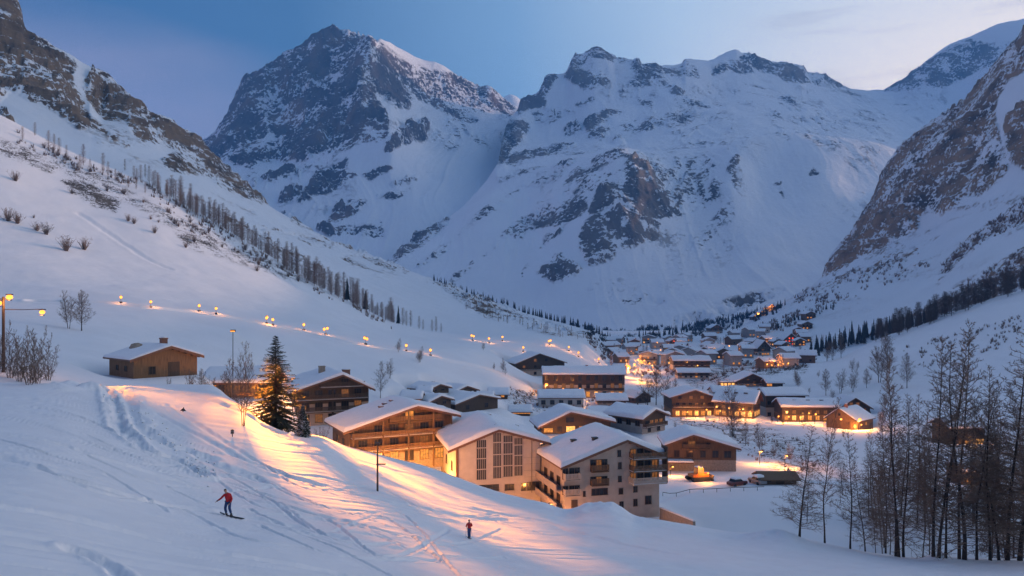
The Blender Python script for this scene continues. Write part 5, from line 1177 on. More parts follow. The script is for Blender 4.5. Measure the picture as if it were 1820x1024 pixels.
# near bare trees
BIG = [bare_tree_mesh(s, 20, pf, r0, nb, t0, ti, up, tw, sub, .021, crooked=ck) for s, pf, r0, nb, t0, ti, up, tw, sub, ck in (
    (1, lambda t: .20 * (1 - t) ** .7 + .014, .14, 105, .09, .16, .015, 11, 4, .035), (2, lambda t: .16 * (1 - t) ** .6 + .014, .13, 90, .18, .28, .035, 10, 4, .04),
    (3, lambda t: .13 * (1 - t) ** .45 + .014, .12, 80, .26, .42, .055, 10, 4, .05), (4, lambda t: .23 * (1 - t) ** .75 + .012, .16, 115, .07, .05, -.008, 11, 4, .035))]
WIDE = [bare_tree_mesh(s, 12, lambda t: .30 * math.sin(math.pi * min(1, .25 + t * .7)) ** .8, .14, 80, .16, .55, .06, 11, 4, .021, st, sp) for s, st, sp in ((21, 1, 0), (22, 3, .14), (23, 2, .1))]
WIDEF = (WIDE[0][0], None)
FROST = bare_tree_mesh(31, 12, lambda t: .26 * math.sin(math.pi * min(1, .22 + t * .74)) ** .8, .13, 56, .15, .6, .05, 9, 3, .028, 1, 0, (TWIGF, TWIGF))
BUSH = [bare_tree_mesh(s, 8, lambda t: (.24 * (1 - t * .5)), .09, 130, .05, .7, .06, 8, 3, .02, 6, .26, (TWIG, TWIG)) for s in (41, 42)]
def put(meshes, px, py, hpx, hm, name, label, cat='bare tree', only=None, Y=None, group=None, wx=1.0):
    p = atY(px, Y, only) if Y else pick(px, py, only)
    s_ = hpx / F * p.y / hm; return tree_from(meshes, name, label, cat, p, rg.uniform(0, 6.3), (s_ * wx, s_ * wx, s_), group)
# the tall trunks at the right edge of the slope
TALL = [(1421,948,212,0,'broad low branched bare tree standing apart, first of the tall trees beside the slope'), (1466,960,268,2,'thin straight bare trunk between two bushier trees'), (1511,972,232,1,'mid sized bare tree in front of the star bright lamp'),
    (1592,985,330,1,'tall bare tree with reddish twigs, behind the small snow mound'), (1598,986,372,2,'slim bare tree close beside the tall reddish one'), (1538,976,170,0,'short bushy bare tree between taller trunks'),
    (1606,986,300,3,'wide bare tree leaning into the tall reddish ones'), (1659,985,405,1,'tallest bare tree left of the forked trunks'), (1668,986,420,0,'tall bare tree with long level branches, in the thick of the stand'),
    (1640,985,180,2,'young bare tree under the tall stand'), (1681,988,365,2,'thin bare trunk crossing the forked pair'), (1705,990,440,1,'highest thin crowned bare tree over the snowy ridge'), (1714,991,400,3,'heavy bare tree with many side branches in the stand'),
    (1736,991,330,2,'straight pole like bare tree beside the heavy one'), (1760,992,360,1,'bare tree before the glowing window chalet'), (1776,992,300,0,'bushy bare tree just beyond the glowing window chalet'),
    (1790,992,430,3,'large dense bare tree near the picture edge wood'), (1812,993,480,0,'tallest dense brown tree at the very edge of the stand'), (1835,993,500,3,'edge tree whose crown is cut by the picture border')]
for px, py, h_, v, lb in TALL:
    if py > 900: put(BIG[v], px, py + 3, h_ * .97, 20, 'bare_tree', lb.replace('left of', 'next to'), Y=max(62, pick(px, py + 4, ('A',)).y), wx=rg.uniform(.95, 1.2) * (1.25 if v == 0 and px < 1500 else 1))
for k in range(46):
    px = rg.uniform(1400, 1850) if k < 8 else rg.uniform(1540, 1850); Y = rg.uniform(105, 160); p = atY(px, Y, ('A', 'B'))
    tree_from(BIG[rg.randrange(4)], 'bare_tree', 'slender bare tree deeper in the stand behind the tall front trunks', 'bare tree', p, rg.uniform(0, 6.3), rg.uniform(.35, .6) if px < 1540 else rg.uniform(.5, 1.1), 'bare trees deeper in the stand')
# bushes and trees at the left edge
for px, py, h_, k, lb in ((-8,668,95,0,'bare tree leaning in from the picture edge by the lamp pole'), (18,672,90,1,'tallest bare bush right behind the lamp pole'), (34,678,82,0,'bare bush between the lamp pole and the round bush'), (52,684,102,1,'slim bare bush with an upright crown near the lamp pole'), (66,682,95,0,'round brown bare bush with most twigs beside the slim one'), (86,676,70,1,'lowest bare bush at the open snow end of the group')):
    put(BUSH[k], px, py, h_, 8, 'bare_bush', lb, 'bush', ('A', 'B'))
put(WIDE[1], 122, 584, 66, 12, 'bare_tree', 'two stemmed bare tree on the open slope above the barn', 'bare tree', ('B',)); put(WIDE[0], 145, 588, 70, 12, 'bare_tree', 'round crowned bare tree in front of the two stemmed one', 'bare tree', ('B',), wx=1.15)
put(WIDE[2], 408, 722, 112, 12, 'bare_tree', 'bare tree with a forked crown behind the snow crest', 'bare tree', None, 119, wx=.9); put(WIDE[1], 432, 757, 146, 12, 'bare_tree', 'leaning bare tree rooted on the lit snow slope', 'bare tree', ('A',), wx=.62)
put(WIDE[0], 358, 690, 55, 12, 'bare_tree', 'small bare tree beside the barn', 'bare tree', None, 118); put(BUSH[0], 338, 690, 45, 8, 'bare_bush', 'low bare bush at the corner of the barn', 'bush', None, 114); put(BUSH[1], 372, 690, 40, 8, 'bare_bush', 'thin bush in front of the long low lodge', 'bush', None, 116); put(BUSH[1], 395, 705, 62, 8, 'bare_bush', 'dense bush at the end of the long low lodge', 'bush', None, 118)
put(BUSH[0], 300, 684, 20, 8, 'bare_bush', 'tiny bush before the barn wall', 'bush', None, 112)
put(FROST, 676, 708, 64, 12, 'frosted_tree', 'pale frosted tree between the two big timber chalets', 'tree', ('B',)); put(FROST, 898, 668, 14, 12, 'frosted_bush', 'small round frosted bush under the piste road', 'bush', ('B',), wx=1.3)
put(BUSH[1], 640, 800, 70, 8, 'bare_bush', 'lamp lit reddish bush against the brown timber chalet', 'bush', None, 141); put(BUSH[0], 612, 796, 34, 8, 'bare_bush', 'low hedge like bush at the corner of the brown timber chalet', 'bush', None, 138); put(BUSH[0], 786, 850, 60, 8, 'bare_bush', 'dark bush against the side of the pale plastered house', 'bush', None, 136)
put(BUSH[1], 570, 752, 50, 8, 'bare_bush', 'bush below the tall chalet with dark balconies', 'bush', None, 160)
for px, py, h_, k, lb in ((1150,722,62,1,'bare tree beside the bright village street'), (1166,720,74,0,'tallest bare tree by the bright village street'), (1182,716,52,1,'bushy tree next to the inn'), (1200,708,34,0,'small tree behind the inn roof'), (1303,776,96,2,'thin bare tree before the long roofed inn wing'), (1325,792,40,0,'small bare tree on the scrubby bank'), (1352,805,52,1,'bare tree above the lit road'), (1376,815,30,2,'stunted tree beside the lit road'),
    (1468,703,46,0,'first round tree of the row on the snow ridge'), (1494,700,44,1,'second narrow tree of the row on the snow ridge'), (1516,697,42,2,'third tree of the row on the snow ridge'), (1540,690,34,0,'last small tree of the row on the snow ridge'), (1563,680,74,1,'tall twin tree on the snow ridge edge'), (1576,676,80,0,'tallest tree on the snow ridge edge'), (1419,690,26,2,'small tree rising behind the two storey chalet'), (1612,690,60,0,'open crowned tree halfway down the snow ridge'),
    (1480,640,40,1,'dark tree clump edge at the village end'), (1495,636,44,0,'full tree at the village end under the fir wood'), (1470,642,34,2,'small tree at the village end')):
    put(WIDE[k], px, py, h_, 12, 'bare_tree', lb, 'bare tree', ('B', 'D'))
def clear_of_houses(x, y, m=3.0):
    for h in HOUSES:
        c, sn = math.cos(h['th']), math.sin(h['th']); u = (x - h['x']) * c + (y - h['y']) * sn; v = -(x - h['x']) * sn + (y - h['y']) * c
        if abs(u) < h['w'] / 2 + m and -m < v < h['d'] + m: return False
    return True
for k in range(70):
    px = rg.uniform(690, 1600); Y = rg.uniform(195, 440); x_ = (px - CX) / F * Y
    if px < 850 and Y > 300 or not clear_of_houses(x_, Y): continue
    p_ = atY(px, Y, ('B',)); s_ = rg.uniform(.22, .62); m_ = WIDE[k % 3] if k % 3 else BUSH[k % 2]
    tree_from(m_, 'bare_tree', 'small bare tree standing in the snow between the mid village houses', 'bare tree', p_, k, s_ * (1.0 if k % 3 else 1.2), 'bare trees between the mid village houses')
for k in range(46):
    px = rg.uniform(1085, 1450); Y = rg.uniform(540, 960); x_ = (px - CX) / F * Y
    if any(math.hypot(x_ - a[0], Y - a[1] - 5) < 9 for a in FARV): continue
    p_ = atY(px, Y); single('bare_tree', LAR[k % 4], 'small bare tree between the far village chalets', 'bare tree', p_, k, rg.uniform(.5, .95) * (1.0 if Y < 800 else 1.15), 'bare trees among the far village chalets')
# firs near the slope
BF = fir_mesh(51, 14.8, 6.0, 1.3); put(BF, 490, 764, 170, 14.8, 'spruce_tree', 'big dark spruce on the crest in front of the tall chalet', 'spruce', ('A',), 97)
SF = fir_mesh(52, 4.2, 1.25, 1.3, .25); put(SF, 538, 808, 55, 4.2, 'small_spruce', 'small snow dusted spruce at the foot of the big spruce', 'spruce', ('A',), 90)
# ------------------------------------------------------------------ lamps: those the village has, plus a mast and crest lamps added for light
def point(parent, loc, watts, col=(1.0, .36, .07), r=.25):
    d = bpy.data.lights.new('lamp_light', 'POINT'); d.energy = watts; d.color = col; d.shadow_soft_size = r
    o = bpy.data.objects.new('lamp_light', d); COL.objects.link(o); o.parent = parent; o.location = loc; return o
def street_lamp(p, Ht, watts, label, r=.3, bulb=BULB, col=(1.0, .36, .07), group=None, name='street_lamp', arm=.9, rz=0.0):
    t = thing(name, label, name.replace('_', ' '), p, rz, group)
    MB().tube([(0, 0, -.5), (0, 0, Ht)], [.08, .06], 8).build('pole', METAL, t)
    MB().tube([(0, 0, Ht - .15), (arm * .5, 0, Ht + .12), (arm, 0, Ht + .05)], [.05, .045, .04], 6).build('arm', METAL, t)
    h = MB().box(arm - .22, arm + .3, -.16, .16, Ht + .05, Ht + .15).build('lamp_head', METAL, t)
    MB().blob((arm, 0, Ht - .1 - r * .4), (r, r, r * .8), 12, 8).build('lamp_globe', bulb, h, True)
    point(t, (arm, 0, Ht - .25 - r * 1.6), watts, col); return t
# lantern lamps along the piste road
def piste_lamp(p, n, label, watts=260, sc=1.0, group=None):
    t = thing('piste_lamp', label, 'piste lamp', p, rg.uniform(0, 3), group); t.scale = (sc, sc, sc)
    MB().box(-.35, .35, -.35, .35, -.5, .35).build('base', WOODD, t)
    MB().tube([(0, 0, .353), (0, 0, 1.3)], [.07, .06], 7).build('post', METAL, t)
    for i in range(n):
        x = (i - (n - 1) / 2) * 1.15; z = 1.75 + (i % 2) * .25
        l = MB().box(x - .34, x + .34, -.34, .34, z + .50, z + .60).tube([(x, 0, 1.2), (x, 0, z - .4)], [.05, .05], 6).box(x - .3, x + .3, -.3, .3, z - .5, z - .42).build('lantern', METAL, t)
        MB().blob((x, 0, z + .02), (.40, .40, .46), 12, 8).build('lamp_globe', BULB, l, True)
    point(t, (0, -.9, 1.9), watts, r=.4); return t
PL = [(215,538,1,'first lamp of the piste road, highest and nearest the two stemmed tree'), (268,546,1,'second lamp of the piste road, set on a dark stand'), (354,553,1,'third lamp of the piste road, above the barn roof'), (384,558,1,'fourth lamp of the piste road, close after the third'),
      (474,575,2,'double lamp of the piste road above the tip of the big spruce'), (485,578,1,'single lamp touching the double lamp above the big spruce'), (540,587,1,'lone lamp of the piste road between two double ones'), (579,595,2,'double lamp of the piste road above the tall chalet'), (650,612,2,'double lamp where the piste road bank glows orange'),
      (722,624,1,'lamp on the glowing bank past the frosted tree'), (765,632,1,'last lamp before the piste road drops to the village'), (840,605,2,'first lamp of the upper line near the village end of the slope'), (869,609,1,'second lamp of the upper line'), (893,606,1,'third lamp of the upper line, a single'),
      (977,613,2,'lamp of the upper line above the wide gabled chalet'), (930,625,1,'lamp just above the ridge of the wide gabled chalet'), (1011,624,1,'lamp on the slope right above the apartment block'), (1028,634,1,'small lamp below the slope end lamps'), (1064,645,1,'lowest lamp at the very end of the lit slope')]
for px, py, n, lb in PL:
    p = pick(px, py, ('B', 'C')); s_ = 1.15 * p.y / 300 if p.y < 420 else 1.35; piste_lamp(p, n, lb.replace('slope right above', 'slope directly above'), (330 if n == 1 else 520) * s_ ** 2, s_)
# big lamp pole at the left with a floodlight on the slope
p = pick(6, 662, ('A', 'B')); t = thing('lamp_pole', 'tall dark wooden lamp pole with three glowing lamps, standing by the bare bushes', 'lamp pole', p)
top = 660 - 527; kx = p.y / F
MB().tube([(0, 0, -.6), (0, 0, top * kx + .1)], [.20, .15], 10).build('pole', POLEW, t)
MB().box(-.9, 1.0, -.07, .07, top * kx - .25, top * kx - .12).build('crossbar', POLEW, t)
for nm, x, z, r in (('lamp', .75, top * kx + .05, .33), ('lamp', -.55, top * kx - .7, .30), ('lamp', 69 * kx, 107 * kx, .27)):
    l = MB().box(x - .3, x + .3, -.3, .3, z + .28, z + .4).box(x - .2, x + .2, -.2, .2, z - .42, z - .34).build(nm, METAL, t); MB().blob((x, 0, z), (r * 1.25, r, r * .95), 12, 8).build('lamp_globe', BULB, l, True)
MB().tube([(0, 0, 107 * kx + .35), (35 * kx, 0, 107 * kx + .31), (70 * kx, 0, 107 * kx + .38)], [.05, .045, .045], 6).build('arm', METAL, t)
point(t, (.75, -.6, top * kx - .6), 500); point(t, (69 * kx, -.5, 107 * kx - .5), 350)
def flood(t, p, off, aims, col=(1.0, .31, .02)):
    for (tx, ty), deg, en in aims:
        fl = bpy.data.lights.new('floodlight', 'SPOT'); fl.energy = en * 3.0; fl.color = col; fl.spot_size = math.radians(deg * 1.15); fl.spot_blend = 0.75; fl.shadow_soft_size = .3
        fo = bpy.data.objects.new('floodlight', fl); COL.objects.link(fo); fo.parent = t; fo.location = off
        tgt = pick(tx, ty, ('A',)); fo.rotation_euler = (tgt - (p + fo.location)).to_track_quat('-Z', 'Y').to_euler()
flood(t, p, Vector((.95, 0, top * kx + .4)), [((240, 697), 20, 36000), ((330, 712), 24, 60000)])
# floodlight mast added among the bare trees to light the run
p = atY(414, 112, ('A', 'B')); t = thing('added_flood_mast', 'added slim floodlight mast among the bare trees behind the snow crest', 'floodlight', p); mz = CZ + (HY - 590) / F * 112 - p.z
MB().tube([(0, 0, -.6), (0, 0, mz)], [.07, .045], 8).build('pole', METAL, t); h_ = MB().box(-.35, .35, -.12, .12, mz + .003, mz + .3).build('lamp_head', METAL, t); MB().box(-.3, .3, -.16, -.123, mz + .05, mz + .15).build('lamp_glass', BULB, h_)
flood(t, p, Vector((.1, -.35, mz + .2)), [((446, 752), 22, 26000), ((512, 784), 18, 80000), ((560, 802), 19, 185000), ((620, 817), 16, 260000), ((680, 830), 13, 160000), ((735, 842), 11, 80000)])
# lamps added out of sight behind the crest to warm the house fronts
for px, Y, py, w_, lb in ((586, 126, 806, 9000, 'added hidden lamp at the left roof corner of the brown timber chalet'), (708, 128, 828, 9000, 'added hidden lamp before the middle balconies of the brown timber chalet'), (783, 126, 850, 2500, 'added hidden lamp at the side wall of the pale plastered house')):
    g_ = atY(px, Y, ('A', 'B')); street_lamp(g_, max(1.6, CZ + (HY - py) / F * Y - g_.z), w_, lb.replace('left roof corner', 'near roof corner'), .17, arm=.5)
# lamps in the village: px, py of the lamp, distance, watts, label
VL = [(1117,660,540,12000,'brightest lamp over the lit village street',.95), (1128,655,585,2400,'small lamp just beside the brightest street lamp',.55), (1134,646,640,2200,'lamp above the brightest street lamp',.6), (971,682,338,5200,'bright lamp at the end of the long apartment block',.55),
      (1001,690,336,700,'second lamp along the front of the apartment block',.28), (1031,690,336,600,'third lamp along the front of the apartment block',.28), (1043,713,300,300,'small lamp at the corner of the white bungalow',.2),
      (1222,733,308,700,'first lamp before the gabled inn',.28), (1238,734,308,900,'wide lamp before the gabled inn doors',.34), (1256,738,306,500,'third lamp before the gabled inn',.24), (1280,740,304,500,'lamp between the gabled inn and its wing',.24), (1315,727,304,700,'lamp on the wing of the inn',.26), (1333,731,302,700,'bright lamp at the wing corner',.26),
      (1384,739,298,700,'first lamp along the low restaurant',.27), (1402,742,297,600,'second lamp along the low restaurant',.25), (1423,742,296,1100,'brightest lamp along the low restaurant',.34), (1438,746,295,600,'fourth lamp along the low restaurant',.25), (1450,747,294,800,'fifth lamp along the low restaurant',.30), (1466,750,292,600,'last lamp along the low restaurant',.24),
      (1519,755,280,500,'lamp under the eaves of the grey brown barn',.22), (1531,765,278,500,'lamp on the barn corner over the star bright lamp',.22), (1528,783,272,4800,'star bright street lamp beside the grey brown barn',.50), (1495,777,274,1300,'lower lamp next to the star bright lamp',.30),
      (1168,608,820,500,'lamp at the upper edge of the far village',.42), (1198,606,880,600,'reddish lamp highest in the far village',.45), (1210,614,760,500,'whitish lamp among the far chalets',.40), (1161,653,560,600,'lamp at the near edge of the far village',.30), (1240,649,505,500,'lamp on the front of the wide village block',.28), (1228,616,760,400,'second whitish lamp among the far chalets',.35),
      (1136,628,700,500,'lamp in the middle of the far chalets',.35), (1122,624,760,500,'lamp near the wood side of the far chalets',.35), (1150,618,800,400,'lamp behind the middle far chalets',.35), (1275,622,690,400,'lamp on the slope side of the far chalets',.35), (1145,640,600,500,'lamp between near rows of the far chalets',.3), (1130,650,580,600,'lamp on the street end of the far chalets',.3)]
for px, py, Y, w_, lb, r in VL:
    zb = None; g_ = atY(px, Y); zl = CZ + (HY - py) / F * Y; Ht = max(2.6, min(9, zl - g_.z)); 
    if zl - g_.z > 9 or zl - g_.z < 2: Ht = 4.0
    white = 'whitish' in lb; red = 'reddish' in lb
    street_lamp(g_ - Vector((.4, 0, 0)), Ht, w_ * (1.8 if Y < 450 else 3.0), lb, r * (1.15 if Y < 450 else 1.35), BULBR if red else (BULBW if white else BULB), (1.0, .2, .06) if red else ((1.0, .75, .5) if white else (1.0, .36, .07)), arm=.4)
for px, py, lb in ((1346, 558, 'bright lamp beside the lowest lit chalet on the fir slope'), (1359, 549, 'bright lamp beside the middle lit chalet on the fir slope'), (1374, 545, 'bright lamp beside the highest lit chalet on the fir slope')):
    street_lamp(pick(px, py + 4, ('D',)), 6.0, 14000, lb, 1.1, arm=.5)
for k in range(16):
    px = rg.uniform(1090, 1400); Y = rg.uniform(545, 900); g_ = atY(px, Y)
    street_lamp(g_, 6.5, 2200, 'warm street lamp among the far village chalets', .48, BULB, group='street lamps among the far village chalets', arm=.5)
# lamps that light the house fronts and the snow between the big houses
for px, Y, Ht, w_, lb in ((762,143,3.2,4800,'lamp in the yard between the timber chalet and the pale plastered house'), (690,142,2.6,2400,'low lamp at the terrace of the brown timber chalet'), (606,150,3.0,3600,'lamp by the hedge of the brown timber chalet'), (992,126,2.6,700,'lamp at the side door of the beige house'), (972,133,2.6,800,'lamp in the gap between the pale and beige houses'),
                          (520,148,4.5,700,'lamp hidden behind the big spruce'), (448,135,3.4,2400,'lamp at the end of the lodge behind the forked tree'), (1008,207,2.6,1300,'lamp under the eaves of the low dark chalet'), (975,207,2.6,800,'lamp on the terrace of the low dark chalet'), (1350,196,3.4,1800,'lamp beside the lit lane below the scrubby bank'), (1395,188,3.2,1200,'second lamp beside the lit lane'), (1192,178,2.4,700,'lamp beside the porch of the square timber house'),
                          (1158,560,4.5,2500,'lamp at the turn of the lit village street'), (1127,480,4.5,7000,'lamp halfway down the lit village street'), (1140,430,4.0,5000,'lamp at the low end of the lit village street'), (1722,228,2.6,700,'lamp on the terrace of the glowing window chalet'), (1728,166,2.2,250,'lamp over the lit cabin door'), (1290,384,2.5,900,'lamp on the terrace of the snowfield chalet')):
    p = atY(px, Y, ('B',)); street_lamp(p, Ht, w_ * 2.2, lb, .16, arm=.5)
# unlit pole on the slope
p = pick(671, 873, ('A',)); t = thing('pole', 'thin dark pole with a small unlit lamp head, alone on the lit snow slope', 'pole', p); hh = 83 / F * p.y
MB().tube([(0, 0, -.5), (0, 0, hh)], [.10, .07], 8).build('post', POLEW, t); MB().box(-.1, .75, -.06, .06, hh - 1.9, hh - 1.8).build('bracket', METAL, t); MB().box(-.22, .22, -.2, .2, hh + .003, hh + .16).build('lamp_head', METAL, t)
for px, py, hpx, lb in ((1461,966,120,'slim pole among the tall trees'),): pass
for px, py, h_, lb in ((413,776,13,'small striped marker post on the slope under the leaning tree'), (325,732,8,'low dark marker sticking out of the lit snow')):
    p = pick(px, py, ('A',)); k = h_ / F * p.y; t = thing('marker_post', lb, 'marker', p)
    if h_ > 10:
        MB().tube([(0, 0, -.2), (0, 0, k)], [.05, .04], 8).build('post', METAL, t); MB().box(-.16, .16, -.03, .03, k * .35, k * .95).build('board', PLASG, t); MB().box(-.15, .15, -.04, -.031, k * .5, k * .62).box(-.15, .15, -.04, -.031, k * .75, k * .86).build('stripe', WOODD, t)
    else:
        MB().tube([(0, 0, -.1), (.1, 0, k)], [.05, .04], 6).build('stake', WOODD, t); MB().add([(-.32, 0, .12), (.34, .05, .05), (.05, 0, .42), (.05, .1, .2)], [(0, 1, 2), (1, 3, 2), (3, 0, 2), (0, 3, 1)]).build('flap', WOODD, t)

# ------------------------------------------------------------------ vehicles, walls, heaps
PAINT = simple_mat('orange_paint', (0.45, 0.14, 0.02), 0.4, 0.2, 2.0); RUBB = simple_mat('rubber', (0.02, 0.02, 0.02), 0.8, 0.2, 6.0); CARP = simple_mat('dark_red_paint', (0.16, 0.03, 0.025), 0.35, 0.1, 1.0); CARG = simple_mat('grey_paint', (0.22, 0.22, 0.23), 0.35, 0.1, 1.0)
p = atY(1241, 172, ('B',)); t = thing('snow_groomer', 'orange lit tracked snow groomer parked in the yard of the square timber house', 'snow groomer', p, .35)
for sg in (-1, 1): MB().prism([(-2.0, 0), (1.9, 0), (2.3, .45), (2.0, .85), (-2.1, .85), (-2.4, .4)], sg * 1.2 - .4, sg * 1.2 + .4).build('track', RUBB, t)
MB().prism([(-2.0, .86), (2.0, .86), (2.1, 1.35), (.9, 1.5), (-2.0, 1.45)], -1.0, 1.0).build('body', PAINT, t)
c_ = MB().prism([(-.6, 1.46), (1.0, 1.5), (.7, 2.75), (-.5, 2.8)], -.85, .85).build('cab', PAINT, t)
MB().box(-.35, .55, -.88, -.853, 1.75, 2.55).build('side_window', LITD, c_); MB().box(-.45, .6, -.8, .8, 2.803, 2.95).build('roof_snow', SNOWR, c_)
MB().prism([(2.35, -.05), (2.9, 0), (2.7, .5), (2.95, 1.1), (2.8, 1.12), (2.5, .5)], -1.7, 1.7).build('blade', METAL, t); MB().box(2.0, 2.4, -.1, .1, .4, .6).build('blade_arm', METAL, t)
for x, z in ((2.05, 1.5), (-.3, 3.0), (1.6, 1.55)): MB().blob((x, -.7, z), .2, 10, 7).build('work_lamp', BULB if x != 1.6 else BULBR, t, True)
point(t, (.6, -2.2, 2.2), 900); point(t, (2.6, -1.2, 1.4), 250, (1.0, .3, .08))
def car(px, Y, rz, mat, label, snow=.25):
    p = atY(px, Y, ('B',)); t = thing('parked_car', label, 'car', p, rz)
    MB().prism([(-2.1, .3), (2.1, .3), (2.15, .75), (1.9, .9), (1.0, .98), (-1.6, .98), (-2.1, .85)], -.85, .85).build('body', mat, t)
    MB().prism([(-1.5, .983), (.95, .983), (.35, 1.48), (-1.15, 1.5)], -.78, .78).build('cabin', GLASS, t)
    MB().prism([(-1.25, 1.503), (.45, 1.483), (.3, 1.5 + snow), (-1.05, 1.5 + snow)], -.82, .82).build('roof_snow', SNOWR, t); MB().prism([(1.0, .985), (1.88, .905), (1.8, 1.05), (1.1, 1.12)], -.8, .8).build('bonnet_snow', SNOWR, t)
    for x in (-1.3, 1.3):
        for y in (-.86, .86):
            w = MB().tube([(x, y - .1, .32), (x, y + .1, .32)], [.32, .32], 14).build('wheel', RUBB, t); MB().tube([(x, y - .115, .32), (x, y + .115, .32)], [.18, .18], 12).build('rim', METAL, w)
    for y in (-.6, .6): MB().blob((2.12, y, .62), (.06, .16, .1), 8, 6).build('headlight', GLASS, t)
car(1310, 165, .5, CARP, 'dark red parked car under snow beside the square timber house'); car(1346, 166, 1.9, CARG, 'grey parked car under thick snow near the brown roofed shed', .4)
# retaining wall and road rail beyond the beige house
p = pick(1201, 915, ('A', 'B')); t = thing('retaining_wall', 'low stone retaining wall running down from the corner of the beige house', 'wall', (0, 0, 0))
a = atY(1172, 133, ('B',)); b = atY(1232, 116, ('B',)); dv = (b - a); dv.z = 0; nrm = Vector((-dv.y, dv.x, 0)).normalized() * .35
za, zb_ = CZ + (HY - 903) / F * 133, CZ + (HY - 927) / F * 116
vs = [(a.x, a.y, za - 4), (b.x, b.y, zb_ - 4), (b.x + nrm.x, b.y + nrm.y, zb_ - 4), (a.x + nrm.x, a.y + nrm.y, za - 4), (a.x, a.y, za), (b.x, b.y, zb_), (b.x + nrm.x, b.y + nrm.y, zb_), (a.x + nrm.x, a.y + nrm.y, za)]
MB().add(vs, [(0, 3, 2, 1), (4, 5, 6, 7), (0, 1, 5, 4), (1, 2, 6, 5), (2, 3, 7, 6), (3, 0, 4, 7)]).build('stonework', STONE, t)
vs2 = [(x, y, z + .004) for x, y, z in vs[4:]] + [(x, y, z + .22) for x, y, z in vs[4:]]
MB().add(vs2, [(0, 3, 2, 1), (4, 5, 6, 7), (0, 1, 5, 4), (1, 2, 6, 5), (2, 3, 7, 6), (3, 0, 4, 7)]).build('coping_snow', SNOWR, t)
t = thing('road_rail', 'dark low rail along the road below the square timber house', 'rail', (0, 0, 0)); m = MB(); ps = MB(); pts = [atY(px, 158, ('B',)) + Vector((0, 0, .75)) for px in range(1178, 1362, 12)]
m.tube(pts, [.06] * len(pts), 6).build('rail', METAL, t)
for q in pts[::2]: MB().tube([q - Vector((0, 0, 1.2)), q - Vector((0, 0, .07))], [.05, .05], 6).build('post', METAL, t)
# dark tyre left leaning against the beige house
p = atY(1130, 124, ('B',)); zz = CZ + (HY - 921) / F * 124
# ------------------------------------------------------------------ two people
SKIN = simple_mat('skin', (0.45, 0.27, 0.20), 0.6, 0.1, 8.0); JACK = simple_mat('red_jacket', (0.50, 0.012, 0.016), 0.75, 0.25, 9.0, 0.3); TROU = simple_mat('blue_trousers', (0.022, 0.055, 0.16), 0.85, 0.25, 9.0, 0.2); BLK = simple_mat('black_fabric', (0.015, 0.015, 0.018), 0.8, 0.2, 9.0); HAIR = simple_mat('brown_cap', (0.05, 0.032, 0.022), 0.9, 0.3, 14.0); WHT = simple_mat('white_trim', (0.6, 0.6, 0.62), 0.6, 0.1, 9.0); BOARD = simple_mat('board_top', (0.02, 0.022, 0.03), 0.35, 0.2, 5.0)
def skin_mesh(name, verts, edges, radii, mat, root=0, lv=2):
    me = bpy.data.meshes.new(name); me.from_pydata(verts, edges, []); o = bpy.data.objects.new(name, me); COL.objects.link(o)
    md = o.modifiers.new('skin', 'SKIN'); md.use_smooth_shade = True
    for i, r in enumerate(radii): v = me.skin_vertices[0].data[i]; v.radius = (r, r) if not hasattr(r, '__len__') else r; v.use_root = (i == root)
    sb = o.modifiers.new('sub', 'SUBSURF'); sb.levels = lv; sb.render_levels = lv
    dg = bpy.context.evaluated_depsgraph_get(); nm = bpy.data.meshes.new_from_object(o.evaluated_get(dg)); bpy.data.objects.remove(o); bpy.data.meshes.remove(me)
    nm.name = name; nm.materials.clear(); nm.materials.append(mat); nm.polygons.foreach_set('use_smooth', [True] * len(nm.polygons)); return nm
